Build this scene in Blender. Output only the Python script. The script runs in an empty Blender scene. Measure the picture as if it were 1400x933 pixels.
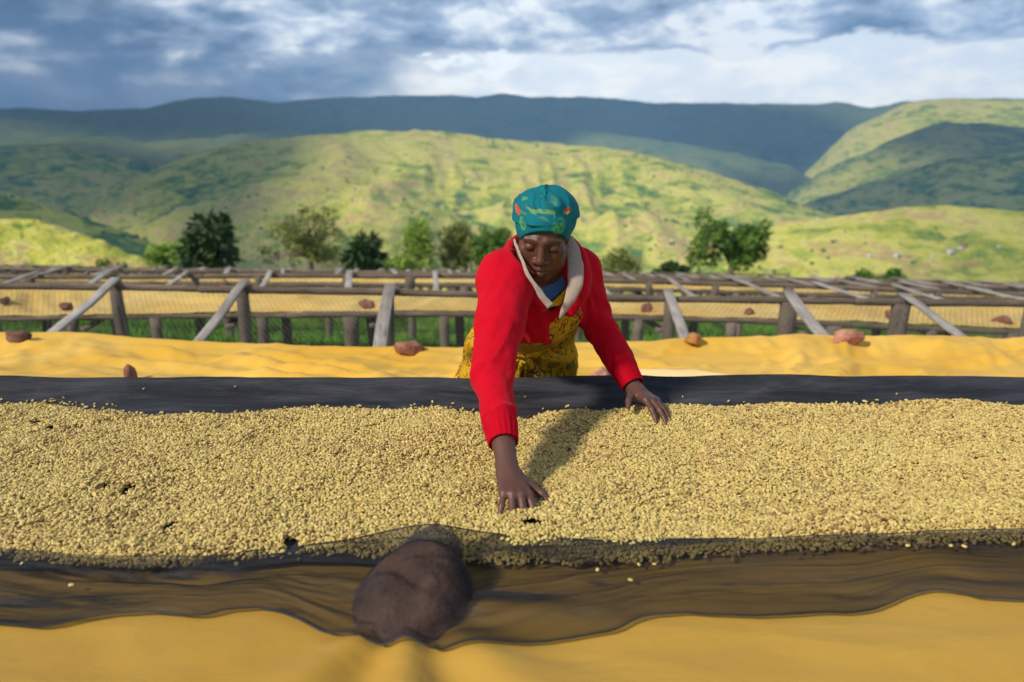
import bpy, math, random
import numpy as np
from mathutils import Vector, Matrix

random.seed(7)
RNG = np.random.default_rng(7)
SC = bpy.context.scene
COL = SC.collection
R = math.radians

# ---------------------------------------------------------------- camera
PITCH = math.atan(256.5 / 1000.0)
CAM = np.array([0.0, 0.0, 1.7])
cd = bpy.data.cameras.new('camera')
cam = bpy.data.objects.new('camera', cd)
COL.objects.link(cam)
cam.location = CAM.tolist()
cam.rotation_euler = (R(90) - PITCH, 0, 0)
cd.sensor_width = 36
cd.lens = 36 * 1000.0 / 1400.0
cd.clip_start = 0.05
cd.clip_end = 40000
cd.dof.use_dof = True
cd.dof.focus_distance = 2.08
cd.dof.aperture_fstop = 2.2
SC.camera = cam

# ---------------------------------------------------------------- colour management
SC.view_settings.view_transform = 'Standard'
SC.view_settings.look = 'None'
SC.view_settings.exposure = 0.40
SC.view_settings.gamma = 1.0

# ---------------------------------------------------------------- sun
SUN_DIR = Vector((-0.66, -0.48, 0.62)).normalized()     # towards the sun
SUN_EL = math.asin(SUN_DIR.z)
SUN_AZ = math.atan2(SUN_DIR.x, SUN_DIR.y)
sl = bpy.data.lights.new('sun', 'SUN')
sl.energy = 4.7
sl.angle = R(6)
sl.color = (1.0, 0.93, 0.80)
so = bpy.data.objects.new('sun', sl)
COL.objects.link(so)
so.rotation_euler = SUN_DIR.to_track_quat('Z', 'Y').to_euler()


# ---------------------------------------------------------------- node helper
def lin(r, g, b):
    f = lambda c: (c / 255 / 12.92) if c / 255 <= 0.04045 else ((c / 255 + 0.055) / 1.055) ** 2.4
    return (f(r), f(g), f(b), 1.0)


class NT:
    """Small node-tree writer."""
    def __init__(s, tree):
        s.t = tree
        tree.nodes.clear()

    def n(s, kind, **kw):
        nd = s.t.nodes.new(kind)
        for k, v in kw.items():
            setattr(nd, k, v)
        return nd

    def put(s, sock, v):
        if hasattr(v, 'is_output') or isinstance(v, bpy.types.NodeSocket):
            s.t.links.new(v, sock)
        elif v is not None:
            if sock.type == 'RGBA' and isinstance(v, (tuple, list)) and len(v) == 3:
                v = (*v, 1.0)
            sock.default_value = v

    def m(s, op, a, b=None, c=None, clamp=False):
        nd = s.n('ShaderNodeMath', operation=op, use_clamp=clamp)
        for i, v in enumerate((a, b, c)):
            if v is not None:
                s.put(nd.inputs[i], v)
        return nd.outputs[0]

    def vm(s, op, a, b=None):
        nd = s.n('ShaderNodeVectorMath', operation=op)
        s.put(nd.inputs[0], a)
        if b is not None:
            s.put(nd.inputs[1], b)
        return nd.outputs[0]

    def noise(s, vec, scale, detail=4, rough=0.55, dist=0.0):
        nd = s.n('ShaderNodeTexNoise')
        s.put(nd.inputs['Vector'], vec)
        nd.inputs['Scale'].default_value = scale
        nd.inputs['Detail'].default_value = detail
        nd.inputs['Roughness'].default_value = rough
        nd.inputs['Distortion'].default_value = dist
        return nd.outputs['Fac']

    def vor(s, vec, scale, feature='F1', out='Distance', rnd=1.0):
        nd = s.n('ShaderNodeTexVoronoi', feature=feature)
        s.put(nd.inputs['Vector'], vec)
        nd.inputs['Scale'].default_value = scale
        nd.inputs['Randomness'].default_value = rnd
        return nd.outputs[out]

    def ramp(s, fac, stops, interp='LINEAR'):
        nd = s.n('ShaderNodeValToRGB')
        r = nd.color_ramp
        r.interpolation = interp
        while len(r.elements) < len(stops):
            r.elements.new(0.5)
        for e, (p, c) in zip(r.elements, stops):
            e.position = p
            if not isinstance(c, (tuple, list)):
                c = (c, c, c, 1)
            e.color = c if len(c) == 4 else (*c, 1)
        s.put(nd.inputs[0], fac)
        return nd.outputs[0]

    def mix(s, fac, a, b, blend='MIX'):
        nd = s.n('ShaderNodeMix', data_type='RGBA', blend_type=blend)
        s.put(nd.inputs[0], fac)
        s.put(nd.inputs[6], a)
        s.put(nd.inputs[7], b)
        return nd.outputs[2]

    def smooth(s, v, lo, hi, a=0.0, b=1.0):
        nd = s.n('ShaderNodeMapRange', interpolation_type='SMOOTHSTEP')
        s.put(nd.inputs[0], v)
        for i, x in zip((1, 2, 3, 4), (lo, hi, a, b)):
            s.put(nd.inputs[i], x)
        return nd.outputs[0]

    def mapping(s, vec, scale=(1, 1, 1), rot=(0, 0, 0), loc=(0, 0, 0)):
        nd = s.n('ShaderNodeMapping')
        s.put(nd.inputs[0], vec)
        nd.inputs[1].default_value = loc
        nd.inputs[2].default_value = rot
        nd.inputs[3].default_value = scale
        return nd.outputs[0]

    def bump(s, h, strength=0.3, dist=0.01):
        nd = s.n('ShaderNodeBump')
        nd.inputs['Strength'].default_value = strength
        nd.inputs['Distance'].default_value = dist
        s.put(nd.inputs['Height'], h)
        return nd.outputs[0]


def principled(name, build, rough=0.85, spec=0.3, **extra):
    """build(nt, pos) -> (colour, normal or None[, roughness]); pos is the world position."""
    m = bpy.data.materials.new(name)
    m.use_nodes = True
    nt = NT(m.node_tree)
    geo = nt.n('ShaderNodeNewGeometry')
    res = build(nt, geo.outputs['Position'])
    bs = nt.n('ShaderNodeBsdfPrincipled')
    nt.put(bs.inputs['Base Color'], res[0])
    bs.inputs['Roughness'].default_value = rough
    bs.inputs['Specular IOR Level'].default_value = spec
    if len(res) > 1 and res[1] is not None:
        nt.put(bs.inputs['Normal'], res[1])
    if len(res) > 2:
        nt.put(bs.inputs['Roughness'], res[2])
    for k, v in extra.items():
        bs.inputs[k.replace('_', ' ')].default_value = v
    out = nt.n('ShaderNodeOutputMaterial')
    nt.t.links.new(bs.outputs[0], out.inputs['Surface'])
    return m


# ---------------------------------------------------------------- sky
def make_world():
    w = bpy.data.worlds.new('World')
    SC.world = w
    w.use_nodes = True
    nt = NT(w.node_tree)
    sky = nt.n('ShaderNodeTexSky', sky_type='NISHITA')
    sky.sun_disc = False
    sky.sun_elevation = SUN_EL
    sky.sun_rotation = SUN_AZ
    sky.altitude = 1500
    sky.air_density = 1.2
    sky.dust_density = 1.5
    b1 = nt.n('ShaderNodeBackground')
    nt.put(b1.inputs[0], sky.outputs[0])
    b1.inputs[1].default_value = 0.10
    tc = nt.n('ShaderNodeTexCoord')
    d = nt.vm('NORMALIZE', tc.outputs['Generated'])
    sp = nt.n('ShaderNodeSeparateXYZ')
    nt.put(sp.inputs[0], d)
    x, y, z = sp.outputs
    zc = nt.m('ADD', nt.m('MAXIMUM', z, 0.0), 0.055)
    px = nt.m('DIVIDE', x, zc)
    py = nt.m('DIVIDE', y, zc)
    cb = nt.n('ShaderNodeCombineXYZ')
    nt.put(cb.inputs[0], nt.m('MULTIPLY', px, 1.0))
    nt.put(cb.inputs[1], nt.m('MULTIPLY', py, 1.0))
    P = cb.outputs[0]
    az = nt.m('ARCTAN2', x, y)
    # broad cloud deck, mid billows and fine edges
    big = nt.noise(nt.mapping(P, loc=(3.1, 1.7, 0)), 0.34, 3, 0.5, 0.4)
    mid = nt.noise(nt.mapping(P, loc=(0.4, 5.2, 2)), 0.95, 7, 0.56, 0.3)
    # fluffy detail laid out by azimuth and elevation
    cb2 = nt.n('ShaderNodeCombineXYZ')
    nt.put(cb2.inputs[0], nt.m('MULTIPLY', az, 1.0))
    nt.put(cb2.inputs[1], nt.m('MULTIPLY', z, 2.3))
    Q = cb2.outputs[0]
    fl = nt.noise(nt.mapping(Q, loc=(1.3, 0.2, 4)), 6.5, 8, 0.53, 0.25)
    fl2 = nt.noise(nt.mapping(Q, loc=(7.3, 2.2, 1)), 22, 6, 0.6, 0.3)
    # brightness of the deck: darker towards the left (west), paler to the right
    side = nt.smooth(az, -0.62, 0.35)
    v = nt.m('ADD', nt.m('MULTIPLY', big, 0.45), nt.m('MULTIPLY', mid, 0.42))
    v = nt.m('ADD', v, nt.m('MULTIPLY', nt.m('SUBTRACT', fl, -0.06), 1.15))
    v = nt.m('ADD', v, nt.m('MULTIPLY', nt.m('SUBTRACT', fl2, 0.24), 0.50))
    v = nt.m('ADD', v, nt.m('MULTIPLY', side, 0.06))
    v = nt.m('ADD', v, nt.smooth(z, 0.15, 0.22, -0.04, 0.05))
    v = nt.m('SUBTRACT', v, nt.smooth(z, 0.24, 0.42, 0.0, 0.22))      # heavier cloud bases overhead
    deck = nt.ramp(nt.m('SUBTRACT', v, 0.55), [(0.44, lin(64, 74, 92)), (0.53, lin(90, 100, 116)), (0.59, lin(122, 130, 144)),
                       (0.66, lin(146, 154, 168)), (0.75, lin(190, 194, 198)), (0.84, lin(238, 236, 228))])
    # clear pale gap above the horizon on the right, blue grey rain haze on the left
    gapc = nt.mix(nt.smooth(nt.m('ADD', nt.m('MULTIPLY', fl, 0.6), nt.m('MULTIPLY', fl2, 0.4)), 0.42, 0.60),
                  lin(226, 228, 226), lin(255, 248, 232))
    lowl = nt.mix(nt.smooth(fl, 0.35, 0.7), lin(74, 92, 116), lin(116, 128, 146))
    lows = nt.smooth(nt.m('ADD', az, nt.m('MULTIPLY', nt.m('SUBTRACT', fl, 0.5), 0.5)), -0.34, 0.02)
    low = nt.mix(lows, lowl, gapc)
    edge = nt.m('ADD', z, nt.m('MULTIPLY', nt.m('SUBTRACT', fl, 0.5), 0.085))
    edge = nt.m('ADD', edge, nt.m('MULTIPLY', nt.m('SUBTRACT', fl2, 0.5), 0.03))
    gapf = nt.smooth(edge, 0.118, 0.128, 1.0, 0.0)
    gapl = nt.smooth(edge, 0.085, 0.135, 1.0, 0.0)
    gf = nt.m('ADD', nt.m('MULTIPLY', gapf, lows), nt.m('MULTIPLY', gapl, nt.m('SUBTRACT', 1.0, lows)))
    c = nt.mix(gf, deck, low)
    # bright cumulus heap a little left of the middle
    dx = nt.m('DIVIDE', nt.m('SUBTRACT', az, -0.045), 0.085)
    dz = nt.m('DIVIDE', nt.m('SUBTRACT', z, 0.110), 0.030)
    rr = nt.m('ADD', nt.m('MULTIPLY', dx, dx), nt.m('MULTIPLY', dz, dz))
    heap = nt.m('ADD', nt.m('MULTIPLY', rr, -0.28), nt.m('ADD', nt.m('MULTIPLY', fl2, 1.1), nt.m('MULTIPLY', fl, 0.6)))
    c = nt.mix(nt.smooth(heap, 0.72, 0.86), c, lin(248, 246, 238))
    b2 = nt.n('ShaderNodeBackground')
    nt.put(b2.inputs[0], c)
    b2.inputs[1].default_value = 1.95
    # some blue sky between the clouds overhead
    op = nt.smooth(nt.m('ADD', mid, nt.smooth(z, 0.25, 0.6, 0.6, 0.0)), 0.43, 0.52)
    mx = nt.n('ShaderNodeMixShader')
    nt.put(mx.inputs[0], op)
    nt.t.links.new(b1.outputs[0], mx.inputs[1])
    nt.t.links.new(b2.outputs[0], mx.inputs[2])
    out = nt.n('ShaderNodeOutputWorld')
    nt.t.links.new(mx.outputs[0], out.inputs[0])


make_world()

# ---------------------------------------------------------------- geometry helpers
FWD = np.array([0, math.cos(PITCH), -math.sin(PITCH)])
UP = np.array([0, math.sin(PITCH), math.cos(PITCH)])
RT = np.array([1.0, 0, 0])


def ray(px, py):
    px = np.asarray(px, float)[..., None]
    py = np.asarray(py, float)[..., None]
    return FWD + RT * (px - 700) / 1000 + UP * (466.5 - py) / 1000


def at_y(px, py, Y):
    """survey point: what the photograph shows at (px, py), at distance Y along the ground"""
    d = ray(px, py)
    return CAM + d * (np.asarray(Y) / d[..., 1])[..., None]


def at_z(px, py, z):
    d = ray(px, py)
    return CAM + d * ((np.asarray(z) - 1.7) / d[..., 2])[..., None]


def at_d(px, py, dist):
    return CAM + ray(px, py) * np.asarray(dist, float)[..., None]


def hash2(ix, iy, seed):
    h = (ix * 374761393 + iy * 668265263 + seed * 974634777) & 0xffffffff
    h = ((h ^ (h >> 13)) * 1274126177) & 0xffffffff
    h = h ^ (h >> 16)
    return (h & 0xffffff) / float(0xffffff)


def vnoise(x, y, seed=0):
    x = np.asarray(x, float)
    y = np.asarray(y, float)
    x, y = np.broadcast_arrays(x, y)
    ix = np.floor(x).astype(np.int64)
    iy = np.floor(y).astype(np.int64)
    fx = x - ix
    fy = y - iy
    fx = fx * fx * fx * (fx * (fx * 6 - 15) + 10)
    fy = fy * fy * fy * (fy * (fy * 6 - 15) + 10)
    a = hash2(ix, iy, seed); b = hash2(ix + 1, iy, seed)
    c = hash2(ix, iy + 1, seed); d = hash2(ix + 1, iy + 1, seed)
    return (a + (b - a) * fx + (c - a) * fy + (a - b - c + d) * fx * fy) * 2 - 1


def fbm(x, y, octaves=4, seed=0, gain=0.5):
    s = 0; a = 1.0; t = 0
    for o in range(octaves):
        s = s + a * vnoise(x * 2 ** o + 17.3 * o, y * 2 ** o - 9.1 * o, seed + o)
        t += a
        a *= gain
    return s / t


def ridged(x, y, octaves=4, seed=0, gain=0.5):
    s = 0; a = 1.0; t = 0
    for o in range(octaves):
        s = s + a * (1 - 2 * np.abs(vnoise(x * 2 ** o + 5.3 * o, y * 2 ** o + 3.1 * o, seed + o)))
        t += a
        a *= gain
    return s / t


def vnoise3(p, s, seed=0):
    """cheap 3-D noise from three 2-D slices"""
    return (vnoise(p[:, 0] * s + p[:, 2] * s * .37, p[:, 1] * s, seed) + vnoise(p[:, 1] * s, p[:, 2] * s + p[:, 0] * s * .29, seed + 11)
            + vnoise(p[:, 2] * s, p[:, 0] * s + p[:, 1] * s * .41, seed + 23)) / 3 * 1.6


def mesh_np(name, v, f, smooth=True):
    """v (n,3), f (m,3) or (m,4) or list of such arrays"""
    me = bpy.data.meshes.new(name)
    fl = f if isinstance(f, list) else [f]
    fl = [np.asarray(a, np.int32) for a in fl if len(a)]
    v = np.asarray(v, np.float32)
    me.vertices.add(len(v))
    me.vertices.foreach_set('co', v.ravel())
    nl = sum(a.size for a in fl)
    npoly = sum(len(a) for a in fl)
    me.loops.add(nl)
    me.loops.foreach_set('vertex_index', np.concatenate([a.ravel() for a in fl]))
    me.polygons.add(npoly)
    starts = []
    s = 0
    for a in fl:
        starts.append(s + np.arange(len(a)) * a.shape[1])
        s += a.size
    me.polygons.foreach_set('loop_start', np.concatenate(starts).astype(np.int32))
    me.update(calc_edges=True)
    me.validate()
    if smooth:
        me.polygons.foreach_set('use_smooth', np.ones(len(me.polygons), bool))
    return me


def link(name, me, mat=None, parent=None, loc=None, rot=None, scale=None):
    o = bpy.data.objects.new(name, me)
    COL.objects.link(o)
    if mat is not None and me is not None and not me.materials:
        me.materials.append(mat)
    if parent is not None:
        o.parent = parent
    if loc is not None:
        o.location = [float(a) for a in loc]
    if rot is not None:
        o.rotation_euler = rot
    if scale is not None:
        o.scale = scale
    return o


def thing(o, label, cat, group=None):
    o['label'] = label
    o['category'] = cat
    if group:
        o['group'] = group
    return o


def empty(name, loc, label, cat, group=None):
    o = bpy.data.objects.new(name, None)
    COL.objects.link(o)
    o.empty_display_size = 0.2
    o.location = [float(a) for a in loc]
    return thing(o, label, cat, group)


def grid_faces(nu, nv, wrap=False):
    i, j = np.meshgrid(np.arange(nu - (0 if wrap else 1)), np.arange(nv - 1), indexing='ij')
    a = i * nv + j
    b = ((i + 1) % nu) * nv + j
    return np.stack([a, b, b + 1, a + 1], -1).reshape(-1, 4)


def tube_np(pts, rad, sides=8, caps=True, flat=1.0):
    pts = np.asarray(pts, float)
    n = len(pts)
    rad = np.broadcast_to(np.asarray(rad, float), (n,))
    t = np.gradient(pts, axis=0)
    t /= np.linalg.norm(t, axis=1)[:, None] + 1e-9
    ref = np.array([0, 0, 1.0]) if abs(t[0][2]) < 0.9 else np.array([0, 1.0, 0])
    u = np.cross(t, ref); u /= np.linalg.norm(u, axis=1)[:, None] + 1e-9
    w = np.cross(u, t)
    a = np.arange(sides) * 2 * np.pi / sides
    v = pts[:, None] + rad[:, None, None] * (np.cos(a)[None, :, None] * u[:, None] + flat * np.sin(a)[None, :, None] * w[:, None])
    v = v.reshape(-1, 3)
    f = []
    for i in range(n - 1):
        for k in range(sides):
            k2 = (k + 1) % sides
            f.append((i * sides + k, i * sides + k2, (i + 1) * sides + k2, (i + 1) * sides + k))
    tri = []
    if caps:
        v = np.vstack([v, pts[0], pts[-1]])
        c0, c1 = len(v) - 2, len(v) - 1
        for k in range(sides):
            k2 = (k + 1) % sides
            tri.append((c0, k2, k))
            tri.append((c1, (n - 1) * sides + k, (n - 1) * sides + k2))
    return v, np.array(f), np.array(tri).reshape(-1, 3)


class Bag:
    """collects tubes and boxes into one mesh"""
    def __init__(s):
        s.v = []; s.q = []; s.t = []; s.n = 0

    def add(s, v, q=None, t=None):
        s.v.append(np.asarray(v, float))
        if q is not None and len(q):
            s.q.append(np.asarray(q) + s.n)
        if t is not None and len(t):
            s.t.append(np.asarray(t) + s.n)
        s.n += len(v)

    def tube(s, *a, **k):
        s.add(*tube_np(*a, **k))

    def mesh(s, name, smooth=True):
        fs = []
        if s.q: fs.append(np.concatenate(s.q))
        if s.t: fs.append(np.concatenate(s.t))
        return mesh_np(name, np.concatenate(s.v), fs, smooth)
# ================================================================ MATERIALS
def mat_wood(name, dark, light, scale=1.0):
    def b(nt, pos):
        tc = nt.n('ShaderNodeTexCoord').outputs['Object']
        oi = nt.n('ShaderNodeObjectInfo').outputs['Random']
        g = nt.noise(nt.mapping(tc, scale=(5 * scale, 60 * scale, 60 * scale)), 1, 6, 0.7)
        g2 = nt.noise(pos, 2.3, 4, 0.6)
        cr = nt.noise(nt.mapping(tc, scale=(3 * scale, 140 * scale, 140 * scale)), 1, 2, 0.5)
        c = nt.ramp(nt.m('ADD', nt.m('MULTIPLY', g, 0.6), nt.m('MULTIPLY', g2, 0.4)), [(0.36, dark), (0.6, light)])
        c = nt.mix(nt.smooth(cr, 0.62, 0.7), c, (*[a * 0.25 for a in dark[:3]], 1))
        c = nt.mix(nt.m('MULTIPLY', oi, 0.35), c, dark)
        return c, nt.bump(nt.m('ADD', g, cr), 0.25, 0.004)
    return principled(name, b, 0.85, 0.2)


M_LOG = mat_wood('weathered_log', lin(74, 60, 50), lin(136, 118, 102))
M_BOARD = mat_wood('grey_board', lin(116, 108, 101), lin(178, 169, 161))
M_POST = mat_wood('split_post', lin(74, 64, 56), lin(136, 122, 110))


def mat_rock(name, c1, c2, c3):
    def b(nt, pos):
        a = nt.noise(pos, 9, 8, 0.65)
        s = nt.noise(pos, 60, 4, 0.6)
        c = nt.ramp(a, [(0.35, c1), (0.52, c2), (0.68, c3)])
        c = nt.mix(nt.smooth(s, 0.6, 0.75), c, lin(60, 40, 34))
        return c, nt.bump(nt.m('ADD', nt.m('MULTIPLY', a, 1.5), nt.m('MULTIPLY', s, 0.5)), 0.9, 0.02)
    return principled(name, b, 0.9, 0.15)


M_ROCK = mat_rock('red_stone', lin(92, 58, 48), lin(140, 92, 76), lin(172, 124, 100))
M_ROCK_PINK = mat_rock('pink_stone', lin(140, 92, 76), lin(186, 130, 108), lin(206, 158, 136))
M_ROCK_TAN = mat_rock('tan_stone', lin(140, 98, 60), lin(176, 124, 72), lin(196, 156, 110))
M_ROCK_GREY = mat_rock('brown_grey_stone', lin(78, 56, 50), lin(108, 78, 68), lin(138, 108, 94))
M_ROCK_BIG = mat_rock('dark_purple_stone', lin(98, 70, 58), lin(126, 94, 78), lin(154, 120, 100))


def mat_cloth(name, base, pale, dirt=0.1, weave=900):
    def b(nt, pos):
        tc = nt.n('ShaderNodeTexCoord').outputs['Object']
        st = nt.noise(tc, 1.1, 4, 0.5, 0.6)
        sp = nt.noise(tc, 26, 3, 0.6)
        c = nt.mix(nt.smooth(st, 0.3, 0.75), base, pale)
        c = nt.mix(nt.m('MULTIPLY', nt.smooth(sp, 0.58, 0.78), dirt), c, lin(120, 84, 40))
        wv = nt.noise(nt.mapping(tc, scale=(1, 1, 1)), weave, 1, 0.5)
        fold = nt.noise(nt.mapping(tc, scale=(1.6, 3.6, 3.6), rot=(0, 0, 0.5)), 2.6, 5, 0.55, 0.8)
        h = nt.m('ADD', nt.m('MULTIPLY', fold, 1.0), nt.m('MULTIPLY', wv, 0.03))
        return c, nt.bump(h, 0.55, 0.012)
    m = principled(name, b, 0.82, 0.2)
    bs = [n for n in m.node_tree.nodes if n.type == 'BSDF_PRINCIPLED'][0]
    bs.inputs['Sheen Weight'].default_value = 0.06
    bs.inputs['Sheen Roughness'].default_value = 0.5
    return m


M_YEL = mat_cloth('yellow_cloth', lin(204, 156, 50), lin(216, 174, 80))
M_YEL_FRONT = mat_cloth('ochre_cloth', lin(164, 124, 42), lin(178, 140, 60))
M_YEL_PALE = mat_cloth('faded_yellow_cloth', lin(204, 166, 84), lin(218, 186, 112))
M_CREAM = mat_cloth('cream_cloth', lin(232, 196, 130), lin(240, 210, 156))


def mat_net(name, alpha, c1, c2):
    m = bpy.data.materials.new(name)
    m.use_nodes = True
    nt = NT(m.node_tree)
    tc = nt.n('ShaderNodeTexCoord').outputs['Object']
    n1 = nt.noise(nt.mapping(tc, scale=(1, 5, 5)), 3, 5, 0.6, 0.5)
    dust = nt.noise(nt.mapping(tc, scale=(1, 3, 3)), 9, 6, 0.65)
    c = nt.mix(nt.smooth(n1, 0.35, 0.7), c1, c2)
    c = nt.mix(nt.m('MULTIPLY', nt.smooth(dust, 0.55, 0.8), 0.35), c, lin(108, 98, 92))
    wv = nt.noise(tc, 1400, 1, 0.5)
    wr = nt.noise(nt.mapping(tc, scale=(0.8, 5, 5)), 5, 6, 0.62, 0.9)
    bmp = nt.bump(nt.m('ADD', wr, nt.m('MULTIPLY', wv, 0.05)), 0.8, 0.014)
    di = nt.n('ShaderNodeBsdfPrincipled')
    nt.put(di.inputs['Base Color'], c)
    di.inputs['Roughness'].default_value = 0.62
    di.inputs['Specular IOR Level'].default_value = 0.25
    nt.put(di.inputs['Normal'], bmp)
    tr = nt.n('ShaderNodeBsdfTransparent')
    mx = nt.n('ShaderNodeMixShader')
    # threads close up when the net is seen edge-on
    lw = nt.n('ShaderNodeLayerWeight')
    lw.inputs[0].default_value = 0.35
    gather = nt.smooth(nt.noise(nt.mapping(tc, scale=(.55, 5.5, 2), rot=(0, 0, .06)), 2.6, 5, 0.6, 1.0), 0.54, 0.64)
    a = nt.m('MULTIPLY', nt.m('SUBTRACT', 1.0, lw.outputs['Facing']), nt.m('MULTIPLY', nt.m('SUBTRACT', 1.0, nt.m('MULTIPLY', gather, 0.85)), alpha * 1.25))
    mx.inputs[0].default_value = 0.5
    nt.put(mx.inputs[0], nt.m('SUBTRACT', 1.0, a, clamp=True))
    nt.t.links.new(tr.outputs[0], mx.inputs[1])
    nt.t.links.new(di.outputs[0], mx.inputs[2])
    out = nt.n('ShaderNodeOutputMaterial')
    nt.t.links.new(mx.outputs[0], out.inputs['Surface'])
    return m


M_NET = mat_net('black_drying_net', 0.0, lin(30, 31, 36), lin(60, 60, 66))
M_NET_THIN = mat_net('thin_shade_net', 0.46, lin(18, 18, 22), lin(32, 33, 40))


def m_wire(nt, pos):
    return (lin(92, 86, 80), None)


M_WIRE = principled('rusty_wire', m_wire, 0.6, 0.4)


def m_grass(nt, pos):
    a = nt.noise(pos, 3.1, 4, 0.6)
    b = nt.noise(pos, 40, 2, 0.6)
    c = nt.ramp(nt.m('ADD', nt.m('MULTIPLY', a, 0.5), nt.m('MULTIPLY', b, 0.5)),
                [(0.38, lin(62, 122, 24)), (0.52, lin(96, 158, 36)), (0.66, lin(140, 186, 56))])
    return c, None


M_GRASS = principled('lush_grass', m_grass, 0.7, 0.25)


def m_ground(nt, pos):
    a = nt.noise(pos, 1.3, 5, 0.6)
    b = nt.noise(pos, 22, 5, 0.65)
    c = nt.ramp(a, [(0.40, lin(60, 92, 26)), (0.56, lin(86, 118, 38)), (0.7, lin(120, 98, 62))])
    c = nt.mix(nt.smooth(b, 0.5, 0.7), c, lin(52, 60, 28))
    return c, nt.bump(b, 0.5, 0.03)


M_GROUND = principled('meadow_ground', m_ground, 0.95, 0.1)


def m_hills(nt, pos):
    sp = nt.n('ShaderNodeSeparateXYZ'); nt.put(sp.inputs[0], pos)
    r = nt.vm('LENGTH', pos)
    lenv = nt.n('ShaderNodeVectorMath', operation='LENGTH'); nt.put(lenv.inputs[0], pos)
    dist = lenv.outputs['Value']
    flat = nt.mapping(pos, scale=(1, 1, 2.2))
    big = nt.noise(flat, 0.0035, 5, 0.6, 0.6)
    field = nt.vor(nt.mapping(pos, scale=(1, 1, 3.0), rot=(0, 0, .4)), 0.030, 'F1', 'Color')
    fs = nt.n('ShaderNodeSeparateColor'); nt.put(fs.inputs[0], field)
    f2 = nt.vor(nt.mapping(pos, scale=(1, 1, 3.0), rot=(0, 0, .1)), 0.012, 'F1', 'Color')
    fs2 = nt.n('ShaderNodeSeparateColor'); nt.put(fs2.inputs[0], f2)
    mid = nt.noise(flat, 0.017, 6, 0.65, 0.5)
    fine = nt.noise(flat, 0.085, 5, 0.7)
    tuft = nt.noise(flat, 0.30, 3, 0.7)
    v = nt.m('ADD', nt.m('MULTIPLY', big, 0.30), nt.m('MULTIPLY', mid, 0.26))
    v = nt.m('ADD', v, nt.m('MULTIPLY', fine, 0.27))
    # damp gullies carry more trees, dry spurs are paler grass; whole-ridge offsets paint cloud shade
    gu_shade = nt.n('ShaderNodeAttribute', attribute_name='gully_and_shade').outputs['Fac']
    v = nt.m('SUBTRACT', v, nt.m('MULTIPLY', gu_shade, 0.055))
    v = nt.m('ADD', v, nt.m('MULTIPLY', fs.outputs[0], 0.10))
    v = nt.m('ADD', v, nt.m('MULTIPLY', fs2.outputs[1], 0.09))
    c = nt.ramp(v, [(0.36, lin(62, 96, 48)), (0.42, lin(96, 130, 54)), (0.475, lin(166, 174, 62)),
                    (0.52, lin(208, 200, 86)), (0.56, lin(212, 204, 112)), (0.60, lin(202, 166, 110)), (0.64, lin(182, 186, 84)), (0.72, lin(120, 146, 64))])
    # bushes and copses
    bush = nt.smooth(nt.m('ADD', nt.m('MULTIPLY', tuft, 0.5), nt.m('ADD', nt.m('MULTIPLY', mid, -0.35), nt.m('MULTIPLY', fine, 0.45))), 0.33, 0.43)
    c = nt.mix(nt.m('MULTIPLY', bush, 0.5), c, lin(62, 92, 42))
    soil = nt.smooth(nt.noise(flat, 0.021, 4, 0.5, 1.0), 0.66, 0.72)
    c = nt.mix(nt.m('MULTIPLY', soil, 0.6), c, lin(190, 140, 104))
    # forest tint on the far range, darkened by distance as painted haze
    far = nt.smooth(dist, 2600, 4200)
    c = nt.mix(nt.m('MULTIPLY', far, nt.m('SUBTRACT', 0.8, nt.m('MULTIPLY', nt.n('ShaderNodeAttribute', attribute_name='sunlit_pasture').outputs['Fac'], 0.72))), c, nt.mix(fine, lin(40, 70, 52), lin(92, 116, 72)))
    return c, nt.bump(nt.m('ADD', nt.m('MULTIPLY', fine, 1.0), nt.m('MULTIPLY', tuft, 0.5)), 0.8, 6.0)


M_HILLS = principled('farmed_hillside', m_hills, 0.95, 0.05)

# ================================================================ GROUND UNDER THE BEDS
# drying-bed rows: near and far rail as surveyed on the photograph's left and right border
ROWS = {
    2: dict(Yn=3.25, Yf=4.40, n=[(0, 522), (1400, 532)], f=[(0, 458), (120, 460), (300, 471), (500, 478), (640, 480), (800, 474), (900, 468), (970, 462), (1200, 463), (1400, 467)], cloth=M_YEL),
    3: dict(Yn=4.78, Yf=5.95, n=[(0, 455), (350, 471), (640, 479), (1400, 476)], f=[(0, 386), (330, 391), (660, 398), (830, 404), (1080, 406), (1400, 411)], cloth=None),
    4: dict(Yn=6.85, Yf=7.95, n=[(0, 433), (100, 430), (350, 427), (650, 426), (830, 430), (1080, 436), (1400, 450)], f=[(0, 396), (330, 400), (660, 406), (1080, 413), (1400, 419)], cloth=M_YEL_PALE),
    5: dict(Yn=9.35, Yf=10.5, n=[(0, 396), (660, 405), (1400, 418)], f=[(0, 376), (330, 374), (660, 374), (830, 380), (1080, 388), (1400, 400)], cloth=None),
    6: dict(Yn=11.5, Yf=12.5, n=[(0, 384), (660, 388), (1400, 408)], f=[(0, 376), (660, 379), (1400, 401)], cloth=M_YEL_PALE),
    7: dict(Yn=13.3, Yf=14.3, n=[(0, 377), (660, 382), (1400, 400)], f=[(0, 366), (660, 372), (1400, 392)], cloth=None),
    8: dict(Yn=15.1, Yf=16.1, n=[(0, 374), (660, 378), (1400, 395)], f=[(0, 367), (660, 372), (1400, 390)], cloth=None),
    9: dict(Yn=17.0, Yf=18.2, n=[(0, 369), (660, 374), (1400, 391)], f=[(0, 361), (350, 369), (660, 370), (1400, 386)], cloth=None),
}


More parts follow.
